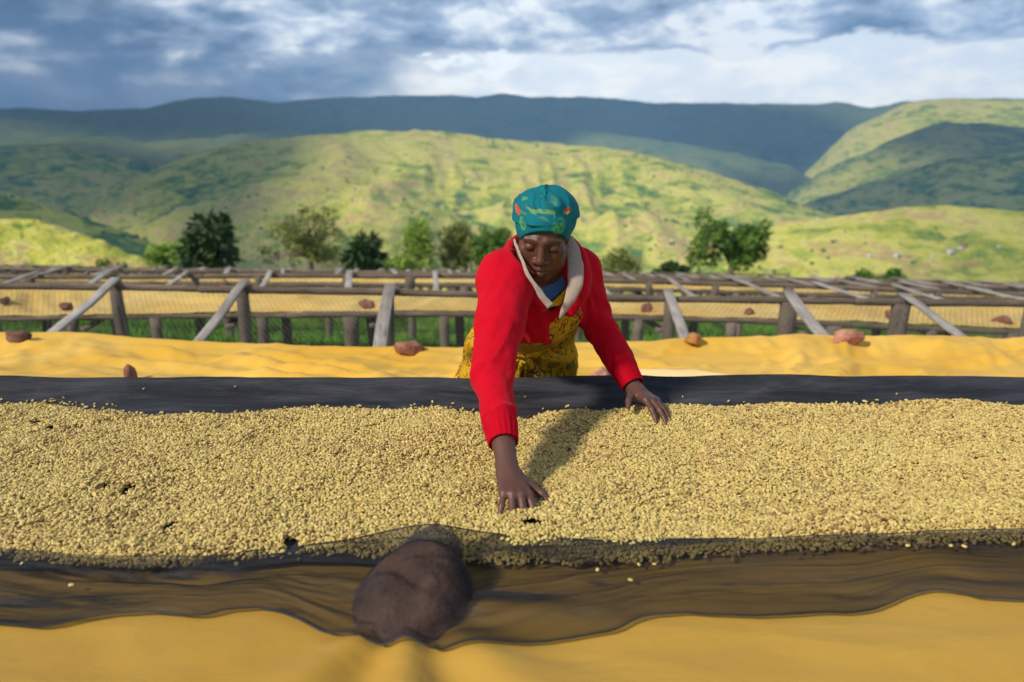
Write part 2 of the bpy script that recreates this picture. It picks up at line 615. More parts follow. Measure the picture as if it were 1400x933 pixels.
def rail_line(Y, *pts):
    P = np.array([at_y(px, py, Y) for px, py in pts])
    x = P[:, 0]; z = P[:, 2]
    k = (z[-1] - z[0]) / (x[-1] - x[0])
    x = np.concatenate([[x[0] - 20], x, [x[-1] + 20]]); z = np.concatenate([[z[0] - 20 * k], z, [z[-1] + 20 * k]])

    def f(X):
        s = .25
        return sum(np.interp(np.asarray(X) + d * s, x, z) for d in (-1, -.5, 0, .5, 1)) / 5
    return f


for rw in ROWS.values():
    rw['zn'] = rail_line(rw['Yn'], *rw['n'])
    rw['zf'] = rail_line(rw['Yf'], *rw['f'])

_gy = [-30, 0.0, 2.6] + [y for k in ROWS for y in (ROWS[k]['Yn'], ROWS[k]['Yf'])]
_gz0 = [0.1, 0.0, -0.05] + [float(f(0.0)) - {2: .80, 3: .85, 4: .62, 5: .62}.get(k, .68) for k in ROWS for f in (ROWS[k]['zn'], ROWS[k]['zf'])]
_gk = [0, 0, 0] + [float(f(4.0) - f(-4.0)) / 8 for k in ROWS for f in (ROWS[k]['zn'], ROWS[k]['zf'])]
_gy += [20, 26, 40, 80, 140, 400]
_gz0 += [_gz0[-1] - .5, _gz0[-1] - 1.8, _gz0[-1] - 5.5, _gz0[-1] - 17, _gz0[-1] - 35, _gz0[-1] - 75]
_gk += [-.017, -.017, -.02, -.02, -.01, 0]


def ground_z(x, y):
    z0 = np.interp(y, _gy, _gz0)
    k = np.interp(y, _gy, _gk)
    return z0 + k * np.clip(x, -14 - np.abs(y) * .3, 14 + np.abs(y) * .3) + 0.02 * fbm(np.asarray(x) * .8, np.asarray(y) * .8, 3, 5)


def build_ground():
    xs = np.concatenate([np.linspace(-60, -16, 23), np.linspace(-15, 15, 121), np.linspace(16, 60, 23)])
    ys = np.concatenate([np.linspace(-30, -2, 15), np.linspace(-1, 30, 156), np.linspace(31, 60, 20)])
    X, Y = np.meshgrid(xs, ys, indexing='ij')
    Z = ground_z(X, Y)
    me = mesh_np('ground', np.stack([X, Y, Z], -1).reshape(-1, 3), grid_faces(len(xs), len(ys)))
    o = link('ground', me, M_GROUND)
    o['kind'] = 'structure'

    # grass standing between and below the beds
    n = 75000
    y = RNG.uniform(3.0, 11.0, n)
    x = RNG.uniform(-1, 1, n) * (1.0 + y * .82)
    dens = fbm(x * .9, y * .9, 3, 9)
    k = dens > -0.45
    x, y = x[k], y[k]; n = len(x)
    h = RNG.uniform(.05, .15, n) * (1 + .5 * fbm(x * 2, y * 2, 2, 3))
    a = RNG.uniform(0, 2 * np.pi, n)
    w = RNG.uniform(.004, .009, n)
    z = ground_z(x, y) - .01
    lean = RNG.uniform(-.06, .06, (n, 2))
    p0 = np.stack([x - np.cos(a) * w, y - np.sin(a) * w, z], -1)
    p1 = np.stack([x + np.cos(a) * w, y + np.sin(a) * w, z], -1)
    p2 = np.stack([x + lean[:, 0], y + lean[:, 1], z + h], -1)
    v = np.stack([p0, p1, p2], 1).reshape(-1, 3)
    me = mesh_np('grass', v, np.arange(3 * n).reshape(-1, 3), False)
    o = link('grass', me, M_GRASS)
    o['kind'] = 'stuff'
    o['label'] = 'bright green grass growing under the bare drying beds'


build_ground()

# ================================================================ HILLS AND MOUNTAINS
# each ridge: crest line as seen from here, its distance, floor height, front and back width
RIDGES = {
    'far_range': dict(D=5900, base=-420, Wf=2900, Wb=2000, pts=[(-700, 150), (-300, 146), (0, 150), (100, 151), (200, 147), (240, 137), (300, 131), (340, 134), (380, 138), (440, 133),
                                                     (500, 130), (560, 127), (600, 129), (650, 131), (680, 128), (740, 133), (800, 133), (900, 139), (1000, 140),
                                                     (1100, 143), (1140, 140), (1190, 146), (1240, 137), (1300, 138), (1400, 140), (1700, 130), (2100, 150)]),
    'far_foothill': dict(D=4500, base=-420, Wf=1700, Wb=700, pts=[(-700, 185), (0, 189), (100, 181), (200, 192), (290, 187), (420, 171), (520, 163), (600, 166), (690, 176), (780, 172), (880, 186), (980, 204), (1080, 226), (1200, 320)]),
    'right_shoulder': dict(D=4700, base=-420, Wf=1500, Wb=1800, pts=[(1020, 400), (1100, 235), (1160, 178), (1200, 158), (1240, 141), (1270, 133), (1330, 134), (1400, 133), (1600, 120), (2100, 130)]),
    'right_knoll': dict(D=3900, base=-420, Wf=1300, Wb=900, pts=[(980, 400), (1080, 260), (1160, 215), (1220, 190), (1290, 168), (1340, 166), (1400, 172), (1500, 180), (2100, 190)]),
    'right_dark': dict(D=2700, base=-400, Wf=1200, Wb=700, pts=[(980, 400), (1060, 300), (1110, 275), (1180, 250), (1240, 232), (1300, 218), (1400, 208), (1600, 195), (2100, 190)]),
    'left_dark': dict(D=2900, base=-420, Wf=1300, Wb=900, pts=[(-700, 170), (-200, 190), (0, 198), (70, 197), (130, 206), (190, 217), (250, 240), (330, 300), (420, 400)]),
    'main_hill': dict(D=2000, base=-340, Wf=1350, Wb=800, pts=[(-60, 400), (60, 300), (140, 262), (200, 236), (260, 212), (330, 193), (400, 187), (470, 179), (560, 178), (640, 183),
                                                     (700, 190), (800, 200), (860, 207), (900, 215), (960, 230), (1010, 246), (1060, 264), (1100, 283), (1150, 298), (1230, 330), (1330, 400)]),
    'right_lit': dict(D=900, base=-230, Wf=640, Wb=500, pts=[(900, 420), (960, 345), (1020, 315), (1080, 301), (1130, 300), (1200, 290), (1250, 284), (1300, 281), (1350, 284), (1400, 288), (1600, 292), (2100, 300)]),
    'left_near': dict(D=1150, base=-300, Wf=760, Wb=500, pts=[(-700, 200), (-200, 235), (0, 262), (40, 272), (90, 290), (150, 308), (200, 328), (260, 352), (320, 420)]),
    'terrace': dict(D=330, base=-95, Wf=230, Wb=200, pts=[(-700, 270), (-200, 284), (0, 297), (50, 301), (100, 313), (140, 326), (170, 342), (215, 362), (260, 400)]),
}
for rg in RIDGES.values():
    p = np.array(rg['pts'], float)
    d = ray(p[:, 0], p[:, 1])
    rg['az'] = np.arctan2(d[:, 0], d[:, 1])
    rg['sl'] = d[:, 2] / np.hypot(d[:, 0], d[:, 1])


def hills_z(az, r):
    x = r * np.sin(az); y = r * np.cos(az)
    acc = np.full(np.broadcast(az, r).shape, -400.0)
    gul_shade = np.zeros_like(acc); lit_past = np.zeros_like(acc)
    for i, (nm, rg) in enumerate(RIDGES.items()):
        sl = np.interp(az, rg['az'], rg['sl'], left=rg['sl'][0], right=rg['sl'][-1])
        Dv = rg['D'] * (1 + 0.10 * vnoise(az * 5, az * 0 + i, 40 + i))
        crest = 1.7 + Dv * sl
        t = np.where(r < Dv, (Dv - r) / rg['Wf'], (r - Dv) / rg['Wb'])
        on = np.clip((crest - rg['base']) / 40, 0, 1) * np.clip(2.2 - t, 0, 1)
        base = -420 + (rg['base'] + 420) * on * on * (3 - 2 * on)
        H = np.maximum(crest - base, 0)
        s = 0.5 + 0.5 * np.cos(np.pi * np.clip(t, 0, 1))
        s = 0.75 * s + 0.25 * np.clip(1 - t, 0, 1) ** 1.6
        L = max(rg['D'] * 0.16, 60)
        k = np.clip(t * 3.5, 0, 1)           # keep the crest line itself as surveyed
        wx = x + 0.3 * L * vnoise(x / L, y / L, 60 + i)
        wy = y + 0.3 * L * vnoise(x / L, y / L, 80 + i)
        det = ridged(wx / L, wy / L, 5, 100 + i * 7, 0.5)
        amp = {'far_foothill': .5, 'far_range': .55, 'main_hill': .36, 'left_dark': .42, 'right_dark': .40, 'right_lit': .30, 'left_near': .36}.get(nm, .12)
        k = np.clip(t * 2.2, 0, 1) ** 1.3
        z = base + H * s * (1 + amp * k * (det - .55)) + 0.0042 * rg['D'] * (1 - k) * (fbm(x / (L * .35), y / (L * .35), 5, 300 + i, .6) - .1) * (H > 0)
        if nm == 'terrace':
            st = 2.6
            zz = z / st
            z = z * .2 + .8 * (np.floor(zz) + np.clip((zz - np.floor(zz) - .5) / .5, 0, 1)) * st
        gul_shade = np.where(z > acc, np.clip(-det * 1.6 + .1, -1, 1) * np.clip(k * 1.3, 0, 1) + {'left_near': 1.1, 'left_dark': .8, 'right_dark': .8, 'right_knoll': .8}.get(nm, 0), gul_shade)  # per-ridge offset: cloud shade put into the vegetation colour
        lit_past = np.where(z > acc, 1.0 if nm == 'right_shoulder' else 0.0, lit_past)  # right shoulder coloured paler, sunlight put into its far tint
        kk = 1.0 / (4 + rg['D'] * 0.004)
        acc = np.where(z > acc, z + np.log1p(np.exp(-(z - acc) * kk)) / kk, acc + np.log1p(np.exp(-(acc - z) * kk)) / kk)
    return acc, gul_shade, lit_past


def build_terrain():
    az = np.concatenate([np.linspace(-math.pi, -0.86, 40)[:-1], np.linspace(-0.86, 0.86, 620), np.linspace(0.86, math.pi, 40)[1:]])
    r = np.concatenate([np.linspace(24, 130, 28), np.exp(np.linspace(math.log(135), math.log(7350), 330))])
    A, RR = np.meshgrid(az, r, indexing='ij')
    x = RR * np.sin(A); y = RR * np.cos(A)
    fl, gul_shade, lit_past = hills_z(np.clip(A, -1.0, 1.0), RR)
    near = np.interp(RR, [0, 20, 26, 40, 80, 140, 260], [-2.2, -3.1, -4.6, -8.2, -20, -44, -95])
    near = near + np.where(RR < 60, ground_z(x, np.maximum(y, 20)) * 0 - .6, 0)
    behind = np.clip((np.abs(A) - 1.2) / 0.8, 0, 1)
    near = near * (1 - behind) + behind * (-1.5 + RR * 0.05)
    w = np.clip((RR - 90) / 150, 0, 1); w = w * w * (3 - 2 * w)
    w = w * (1 - behind * np.clip(1 - (RR - 600) / 1500, 0, 1))
    Z = near * (1 - w) + np.maximum(fl, -420) * w
    Z = np.where(np.abs(A) > 1.2, np.minimum(Z, 420), Z)
    V = np.stack([x, y, Z], -1).reshape(-1, 3)
    me = mesh_np('hills', V, grid_faces(len(az), len(r))[:, ::-1])
    ga = me.attributes.new('gully_and_shade', 'FLOAT', 'POINT'); ga.data.foreach_set('value', gul_shade.astype(np.float32).ravel())
    ga = me.attributes.new('sunlit_pasture', 'FLOAT', 'POINT'); ga.data.foreach_set('value', lit_past.astype(np.float32).ravel())
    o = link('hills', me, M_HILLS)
    o['kind'] = 'structure'
    return az, r, Z


T_AZ, T_R, T_Z = build_terrain()


def terrain_at(az, r):
    """height of the built hills at azimuth az and distance r (bilinear)"""
    i = np.interp(az, T_AZ, np.arange(len(T_AZ))); j = np.interp(r, T_R, np.arange(len(T_R)))
    i0 = np.clip(np.floor(i).astype(int), 0, len(T_AZ) - 2); j0 = np.clip(np.floor(j).astype(int), 0, len(T_R) - 2)
    a = i - i0; b = j - j0
    return (T_Z[i0, j0] * (1 - a) * (1 - b) + T_Z[i0 + 1, j0] * a * (1 - b) + T_Z[i0, j0 + 1] * (1 - a) * b + T_Z[i0 + 1, j0 + 1] * a * b)


def hit_terrain(px, py, rmin=60, rmax=8000):
    """first point of the hills on the sight line (px, py)"""
    d = ray(px, py)
    hz = math.hypot(d[0], d[1]); az = math.atan2(d[0], d[1])
    rr = np.exp(np.linspace(math.log(rmin), math.log(rmax), 3000))
    z = 1.7 + rr * d[2] / hz
    t = terrain_at(np.full_like(rr, az), rr)
    k = np.nonzero(t >= z)[0]
    if not len(k):
        return None
    q = rr[k[0]]
    return np.array([q * math.sin(az), q * math.cos(az), float(t[k[0]])])


# bushes and small trees scattered over the slopes
def m_bush(nt, pos):
    oi = nt.noise(pos, 0.05, 2, 0.6)
    return nt.ramp(oi, [(0.35, lin(58, 84, 36)), (0.6, lin(92, 120, 50)), (0.75, lin(128, 146, 66))]), None


M_BUSH = principled('hillside_bush', m_bush, 0.95, 0.05)


def blob_template(seed):
    rg = np.random.default_rng(seed)
    v = []; f = []
    nu, nv = 7, 5
    for i in range(nu):
        for j in range(nv):
            th = 2 * np.pi * i / nu; ph = np.pi * (j + .0) / (nv - 1)
            rr = rg.uniform(.7, 1.15) if 0 < j < nv - 1 else 1
            v.append((rr * np.sin(ph) * np.cos(th), rr * np.sin(ph) * np.sin(th), -np.cos(ph) * rr * .9))
    return np.array(v), grid_faces(nu, nv, True)


def scatter_bushes():
    n = 26000
    az = RNG.uniform(-0.66, 0.66, n)
    r = np.exp(RNG.uniform(math.log(150), math.log(3400), n))
    x = r * np.sin(az); y = r * np.cos(az)
    m = fbm(x / 160, y / 160, 4, 71) + 0.5 * fbm(x / 40, y / 40, 2, 77)
    k = m > RNG.uniform(.05, .62, n)
    az, r, x, y = az[k], r[k], x[k], y[k]; n = len(x)
    z = terrain_at(az, r)
    s = RNG.uniform(.5, 1, n) ** 2 * 3.4 * np.clip(r / 1000, .22, 1.1)
    T = [blob_template(i) for i in range(5)]
    V = []; F = []; off = 0
    for i in range(n):
        v, f = T[i % 5]
        a = i * 2.4; c, sn = math.cos(a), math.sin(a)
        vv = np.stack([v[:, 0] * c - v[:, 1] * sn, v[:, 0] * sn + v[:, 1] * c, v[:, 2]], -1)
        V.append(vv * [s[i], s[i], s[i] * .85] + [x[i], y[i], z[i] + s[i] * .45])
        F.append(f + off); off += len(v)
    o = link('hillside_bushes', mesh_np('hillside_bushes', np.concatenate(V), np.concatenate(F)), M_BUSH)
    o['kind'] = 'stuff'
    o['label'] = 'scattered bushes and small trees dotted over the far hillsides'


scatter_bushes()


# unseen clouds, added and shaped to throw their shadows on chosen slopes
def m_cloud(nt, pos):
    return (0.82, 0.84, 0.88, 1), None


M_CLOUD = principled('shadow_cloud', m_cloud, 1.0, 0.0)
SHADOW_CLOUDS = [
    # spot on the slopes to be shaded (as surveyed), half width, half depth, height, label
    ((430, 146), 3100, 1300, 2300, 'unseen broad cloud added to shade the left half of the far mountain range'),
    ((850, 160), 1450, 950, 2300, 'unseen cloud added to shade the middle of the far mountain range'),
    ((60, 222), 1200, 1100, 1600, 'unseen cloud added to shade the dark hills at the left'),
    ((290, 225), 340, 560, 1350, 'unseen small cloud added to shade the left shoulder of the main hill'),
    ((40, 281), 400, 330, 1350, 'unseen small cloud added to shade the dark slope near the terraces'),
    ((165, 322), 260, 260, 1350, 'unseen small cloud added to shade the foot of the dark slope at the left'),
    ((1330, 245), 620, 560, 1600, 'unseen cloud added to shade the dark hills at the right'),
    ((1330, 185), 420, 500, 1900, 'unseen cloud added to shade the dark knoll below the right end of the range'),
    ((1440, 335), 110, 130, 1400, 'unseen little cloud added to shade the right end of the sunlit hill'),
    ((1060, 255), 260, 260, 1500, 'unseen small cloud added to shade the valley behind the main hill'),
]


def build_shadow_clouds():
    for i, ((tx, ty), hw, hd, H, lab) in enumerate(SHADOW_CLOUDS):
        g = hit_terrain(tx, ty)
        k = (H - g[2]) / SUN_DIR.z
        cx, cy = g[0] + SUN_DIR.x * k, g[1] + SUN_DIR.y * k
        nu, nv = 96, 14
        th = np.arange(nu) * 2 * np.pi / nu
        ph = np.linspace(0.001, np.pi - 0.001, nv)
        TH, PH = np.meshgrid(th, ph, indexing='ij')
        wob = 1 + .30 * fbm(np.cos(TH) * 1.7 + i * 9, np.sin(TH) * 1.7, 5, 500 + i, .6)
        X = np.sin(PH) * np.cos(TH) * hw * wob
        Y = np.sin(PH) * np.sin(TH) * hd * wob
        Z = -np.cos(PH) * np.where(PH > np.pi / 2, .16, .05) * min(hw, hd) * (1 + .5 * fbm(X / 200, Y / 200, 4, 520 + i))
        me = mesh_np('cloud', np.stack([X, Y, Z], -1).reshape(-1, 3), grid_faces(nu, nv, True))
        o = link('cloud', me, M_CLOUD, loc=(cx, cy, H))  # placed sunward of its spot, out of view, to cast shade
        o['kind'] = 'structure'
        o['label'] = lab


build_shadow_clouds()


def build_haze():
    bm = Bag()
    x0, x1, y0, y1, z0, z1 = -7400, 7400, -7400, 7400, -450, 1230
    v = [(x, y, z) for x in (x0, x1) for y in (y0, y1) for z in (z0, z1)]
    q = [(0, 1, 3, 2), (4, 6, 7, 5), (0, 4, 5, 1), (2, 3, 7, 6), (0, 2, 6, 4), (1, 5, 7, 3)]
    me = mesh_np('haze', v, np.array(q), False)
    m = bpy.data.materials.new('pale_haze')
    m.use_nodes = True
    nt = NT(m.node_tree)
    pv = nt.n('ShaderNodeVolumePrincipled')
    pv.inputs['Color'].default_value = (0.28, 0.57, 1.0, 1)
    pv.inputs['Density'].default_value = 0.00016
    pv.inputs['Anisotropy'].default_value = 0.0
    out = nt.n('ShaderNodeOutputMaterial')
    nt.t.links.new(pv.outputs[0], out.inputs['Volume'])
    o = link('haze', me, m)
    o['kind'] = 'stuff'
    o['label'] = 'thin blue haze filling the valley air'


build_haze()
# ================================================================ DRYING BEDS
def log_mesh(name, p0, p1, r, seed=0, n=24, sides=9, wob=1.0, taper=0.9, prof=None):
    rg = np.random.default_rng(seed)
    t = np.linspace(0, 1, n)
    p0 = np.asarray(p0, float); p1 = np.asarray(p1, float)
    L = np.linalg.norm(p1 - p0)
    pts = p0 + (p1 - p0) * t[:, None]
    if prof is not None:
        pts[:, 2] = prof[0](pts[:, 0]) + prof[1]
    pts[:, 2] += wob * .014 * vnoise(t * L * .8, t * 0 + seed, seed)
    pts[:, 1] += wob * .018 * vnoise(t * L * .6, t * 0 + seed + 5, seed + 3)
    rad = r * (1 + .12 * vnoise(t * L * 1.7, t * 0 + 3, seed + 9)) * np.linspace(1, taper, n)
    v, q, tr = tube_np(pts, rad, sides)
    v[:-2] += rg.normal(0, r * .04, (len(v) - 2, 3))
    b = Bag(); b.add(v, q, tr)
    return b.mesh(name)


def board_mesh(name, length, w, th, seed=0):
    """board along +X from the origin, slightly warped and worn"""
    rg = np.random.default_rng(seed)
    n = 7
    v = []
    for i in range(n):
        x = length * i / (n - 1)
        dz = .006 * math.sin(i * 1.1 + seed); dy = .004 * math.sin(i * .9 + seed * 2)
        ww = w * (1 + rg.uniform(-.04, .04))
        c = .12 * min(w, th)
        for (y, z) in ((-ww / 2, -th / 2 + c), (-ww / 2, th / 2 - c), (-ww / 2 + c, th / 2), (ww / 2 - c, th / 2), (ww / 2, th / 2 - c), (ww / 2, -th / 2 + c), (ww / 2 - c, -th / 2), (-ww / 2 + c, -th / 2)):
            v.append((x, y + dy, z + dz))
    f = []
    for i in range(n - 1):
        for k in range(8):
            f.append((i * 8 + k, (i + 1) * 8 + k, (i + 1) * 8 + (k + 1) % 8, i * 8 + (k + 1) % 8))
    t = []
    for k in range(1, 7):
        t.append((0, k, k + 1)); t.append(((n - 1) * 8, (n - 1) * 8 + k + 1, (n - 1) * 8 + k))
    return mesh_np(name, v, [np.array(f), np.array(t)], False)


def place_between(o, a, b, up=(0, 0, 1)):
    a = Vector([float(x) for x in a]); b = Vector([float(x) for x in b])
    x = (b - a).normalized(); y = Vector(up).cross(x).normalized(); z = x.cross(y)
    m = Matrix((x, y, z)).transposed().to_4x4()
    m.translation = a
    o.matrix_world = m


def hex_wire(x0, x1, width, cell, rad):
    """chicken wire in the plane (x, v): returns bag of thin prisms; v runs across the bed 0..1"""
    segs = []
    a = cell / math.sqrt(3)
    nx = int((x1 - x0) / cell); nv = int(width / (1.5 * a))
    for j in range(nv):
        for i in range(nx):
            cx = x0 + (i + .5 * (j % 2)) * cell; cy = j * 1.5 * a
            p = [(cx + a * math.sin(k * math.pi / 3), cy + a * math.cos(k * math.pi / 3)) for k in range(6)]
            for k in (0, 1, 2):
                segs.append((p[k], p[k + 1]))
    return np.array(segs)


BOARDS = [board_mesh('crossbar', 1.0, .074, .022, s) for s in range(4)]
UNDER_BOARDS = [board_mesh('crossbar', 1.0, .068, .03, s + 9) for s in range(4)]
POSTS = []
for s_ in range(5):
    POSTS.append(log_mesh('leg', (0, 0, 0), (0, 0, -1.0), .052 if s_ else .075, 40 + s_, 6, 7, 0.8, .93))

ORD = {2: 'under the bright yellow cloth behind the woman', 3: 'bare, with chicken wire and pale crossbars behind the yellow one',
       4: 'with faded yellow cloth, its legs standing in green grass', 5: 'bare, next beyond the faded yellow cloth',
       6: 'with a thin pale cloth strip in the middle distance', 7: 'bare, third from the far edge of the field', 8: 'bare, second from the far edge of the field',
       9: 'bare, the farthest one below the trees'}


def build_bed(k):
    rw = ROWS[k]
    Yn, Yf = rw['Yn'], rw['Yf']
    X1 = .78 * Yf + 1.2
    root = empty('drying_bed', (0, (Yn + Yf) / 2, float(ground_z(0, (Yn + Yf) / 2))), 'long wooden drying bed ' + ORD[k], 'drying bed', 'rows of raised drying beds')
    off = -np.array(root.location)
    r = .031 if k < 5 else .038
    rn = r * (1.0 if k != 3 else .8)
    rf = r * (1.0 if k == 3 else 1.0)
    zn, zf = rw['zn'], rw['zf']
    for (Y, zz, rr, sd) in ((Yn, zn, rn, k * 10), (Yf, zf, rf, k * 10 + 1)):
        dz = -rr * (1 if True else 0)
        # rails are spliced from several logs
        nseg = 3 + k % 2
        cuts = np.linspace(-X1, X1, nseg + 1) + np.concatenate([[0], RNG.uniform(-.5, .5, nseg - 1), [0]])
        for a, b in zip(cuts[:-1], cuts[1:]):
            me = log_mesh('rail', np.array([a - .08, Y, float(zz(a)) + dz]) + off, np.array([b + .08, Y + .01, float(zz(b)) + dz]) + off, rr, sd, 40, 9, .6, .88,
                          prof=(zz, float(off[2]) + dz))
            link('rail', me, M_LOG, root)
            sd += 17
    # crossbars
    if k == 3:
        cb = [((75, 452), (155, 393)), ((275, 462), (333, 397)), ((520, 468), (532, 403)), ((715, 470), (724, 404)), ((940, 462), (915, 412)), ((1135, 464), (1080, 415)), ((1335, 468), (1235, 422))]
        bars = []
        for (a, b) in cb:
            xa = at_y(a[0], a[1], Yn)[0]; xb = at_y(b[0], b[1], Yf)[0]
            bars.append((float(xa), float(xb)))
        bars = [(bars[0][0] - 1.15, bars[0][1] - 1.06), ] + bars + [(bars[-1][0] + 1.0, bars[-1][1] + 1.06)]
    elif rw['cloth'] is None:
        n = int(2 * X1 / 1.06)
        bars = [(x + .10 + RNG.uniform(-.1, .1), x - .08 + RNG.uniform(-.1, .1)) for x in np.linspace(-X1 + .3, X1 - .3, n)]
    else:
        n = int(2 * X1 / 1.3)
        bars = [(x + .05, x - .08) for x in np.linspace(-X1 + .5, X1 - .5, n)]
    lift = .03 if rw['cloth'] is None else -.13
    for i, (xa, xb) in enumerate(bars):
        me = (BOARDS if rw['cloth'] is None else UNDER_BOARDS)[i % 4]
        o = link('crossbar', me, M_BOARD if (rw['cloth'] is None) else M_POST, None)
        a = np.array([xa, Yn - .05, float(zn(xa)) + lift - (.02 if k == 3 else 0)]); b = np.array([xb, Yf + .06, float(zf(xb)) + lift])
        o.parent = root
        d = Vector((b - a).tolist())
        x = d.normalized(); y = Vector((0, 0, 1)).cross(x).normalized(); z = x.cross(y)
        m = Matrix((x * d.length, y * (1.0 + .25 * ((i * 7) % 3 == 0)), z)).transposed().to_4x4()
        m.translation = Vector((a + off).tolist())
        o.matrix_basis = m
    # legs
    if k == 3:
        lx = [(x, 'f') for _, x in bars]
        lx += [(x + .02, 'n') for x, _ in bars]
        lx += [(at_y(1225, 430, Yf)[0], 'f')]
    else:
        sp = .92 if k in (4,) else 1.1
        lx = [(x + RNG.uniform(-.12, .12), s) for x in np.arange(-X1 + .3, X1, sp) for s in 'nf']
    for i, (x, s) in enumerate(lx):
        Y = Yn if s == 'n' else Yf
        zt = float((zn if s == 'n' else zf)(x)) - .045
        gz = float(ground_z(x, Y)) - .06
        me = POSTS[(i * 3 + k) % 5]
        if k == 3 and s == 'f' and abs(x - at_y(1065, 415, Yf)[0]) < .15:
            me = POSTS[0]
        o = link('leg', me, M_POST, root, np.array([x, Y + (.0), zt]) + off, (RNG.uniform(-.04, .04), RNG.uniform(-.05, .05), RNG.uniform(0, 6)), (1.0, 1.0, zt - gz))
    # chicken wire
    if rw['cloth'] is None and k <= 7:
        cell = .042 if k == 3 else .09
        segs = hex_wire(-X1, X1, Yf - Yn, cell, .001)
        P = np.zeros((len(segs), 2, 3))
        P[..., 0] = segs[..., 0]; P[..., 1] = Yn + segs[..., 1]
        u = (P[..., 1] - Yn) / (Yf - Yn)
        P[..., 2] = zn(P[..., 0]) * (1 - u) + zf(P[..., 0]) * u + .004 - .035 * np.sin(np.pi * u) * (1 + .6 * vnoise(P[..., 0] * 1.3, u * 2, 31))
        d = P[:, 1] - P[:, 0]; d /= np.linalg.norm(d, axis=1)[:, None]
        up = np.array([0, 0, 1.0]); sd = np.cross(d, up)
        w = .0015 if k == 3 else .0022
        ofs = [sd * w, -sd * w * .5 + up * w * .87, -sd * w * .5 - up * w * .87]
        V = np.stack([P[:, 0] + o_ for o_ in ofs] + [P[:, 1] + o_ for o_ in ofs], 1).reshape(-1, 3) + off
        base = np.arange(len(segs))[:, None] * 6
        F = np.concatenate([base + np.array(q) for q in ((0, 1, 4, 3), (1, 2, 5, 4), (2, 0, 3, 5))])
        o = link('wire_mesh', mesh_np('wire_mesh', V, F, False), M_WIRE, root)
        o['kind'] = 'stuff'
    return root


for k_ in ROWS:
    build_bed(k_)


# ---------------------------------------------------------------- cloth covers
def cover(k, X0, X1, label, mat, name='cover_cloth', seed=0, drape=.10, farband=0.0):
    rw = ROWS[k]
    Yn, Yf = rw['Yn'], rw['Yf']
    nx = int((X1 - X0) / (.022 if k == 2 else .05)); nv = 56 if k == 2 else 26
    xs = np.linspace(X0, X1, nx)
    u = np.linspace(-.14 if k == 2 else -.02, 1.10, nv)
    X, U = np.meshgrid(xs, u, indexing='ij')
    edge = .012 * fbm(X * 1.2, X * 0 + 4, 3, seed + 2)
    Uc = np.clip(U, 0, 1)
    Y = Yn + (Yf - Yn) * Uc * (1 if k < 6 else .75)
    Z = rw['zn'](X) * (1 - Uc) + rw['zf'](X) * Uc + .012
    Z = Z - (.05 if k == 2 else .03) * np.sin(np.pi * Uc) ** .8                        # sags between the rails
    # the ends wrap down round the rails
    over = np.where(U < 0, -U / .14, np.where(U > 1, (U - 1) / .10, 0))
    sgn = np.where(U < 0, -1, 1)
    Y = Y + sgn * .045 * np.sin(np.clip(over, 0, 1) * math.pi / 2) * (over > 0)
    Z = Z - over ** 1.3 * drape * (1 + 2.5 * edge)
    # long soft folds running mostly along the bed, pulled from the weights
    w = X * .55 + .35 * fbm(X * .5, U * 1.5, 2, seed + 5)
    bend = .9 * fbm(X * .45, X * 0 + .5, 2, seed + 6)
    f1 = ridged(w * 2.2 + U * 1.2, U * 3.4 + 2.6 * bend + .9 * X * np.sin(X * .8 + seed), 4, seed + 7, .5)
    f2 = fbm(X * 2.2 + U * 3, U * 9, 3, seed + 9)
    # slanting pull lines fanning from the stones, strongest at the right
    dg = np.clip((X - .35) / .8, .40, 1) if k == 2 else .5
    f3 = ridged(X * 3.1 - U * 1.7 + .6 * fbm(X * .8, U * 1.5, 2, seed + 20), X * .4 + U * .8, 3, seed + 21, .5)
    f1 = f1 * (1 - .25 * dg) + 1.0 * f3 * dg
    inside = np.clip(np.minimum(Uc, 1 - Uc) * 6, .25, 1)
    Z = Z + (.062 * np.maximum(f1 - .3, -.4) + .014 * f2) * inside + .004 * fbm(X * 9, U * 22, 2, seed + 4)
    # folded rim along the far rail
    Z = Z + (.012 if k == 2 else .0) * np.exp(-((U - .965) / .03) ** 2) * (1 + .5 * fbm(X * .8, X * 0, 2, seed + 1)) + farband * 0
    me = mesh_np(name, np.stack([X, Y, Z], -1).reshape(-1, 3), grid_faces(nx, nv))
    o = link(name, me, mat)
    mod = o.modifiers.new('thickness', 'SOLIDIFY'); mod.thickness = .004; mod.offset = 1
    return thing(o, label, 'cloth', 'cloths covering the drying beds')


cover(2, -4.6, 4.8, 'bright yellow cloth spread over the bed right behind the woman', M_YEL, seed=3)
cover(4, -7.4, 7.6, 'faded yellow cloth over the bed just beyond the chicken wire', M_YEL_PALE, seed=13)
cover(6, -10.3, 10.4, 'pale cloth strip over the bed behind the thick log rail', M_YEL_PALE, seed=23)


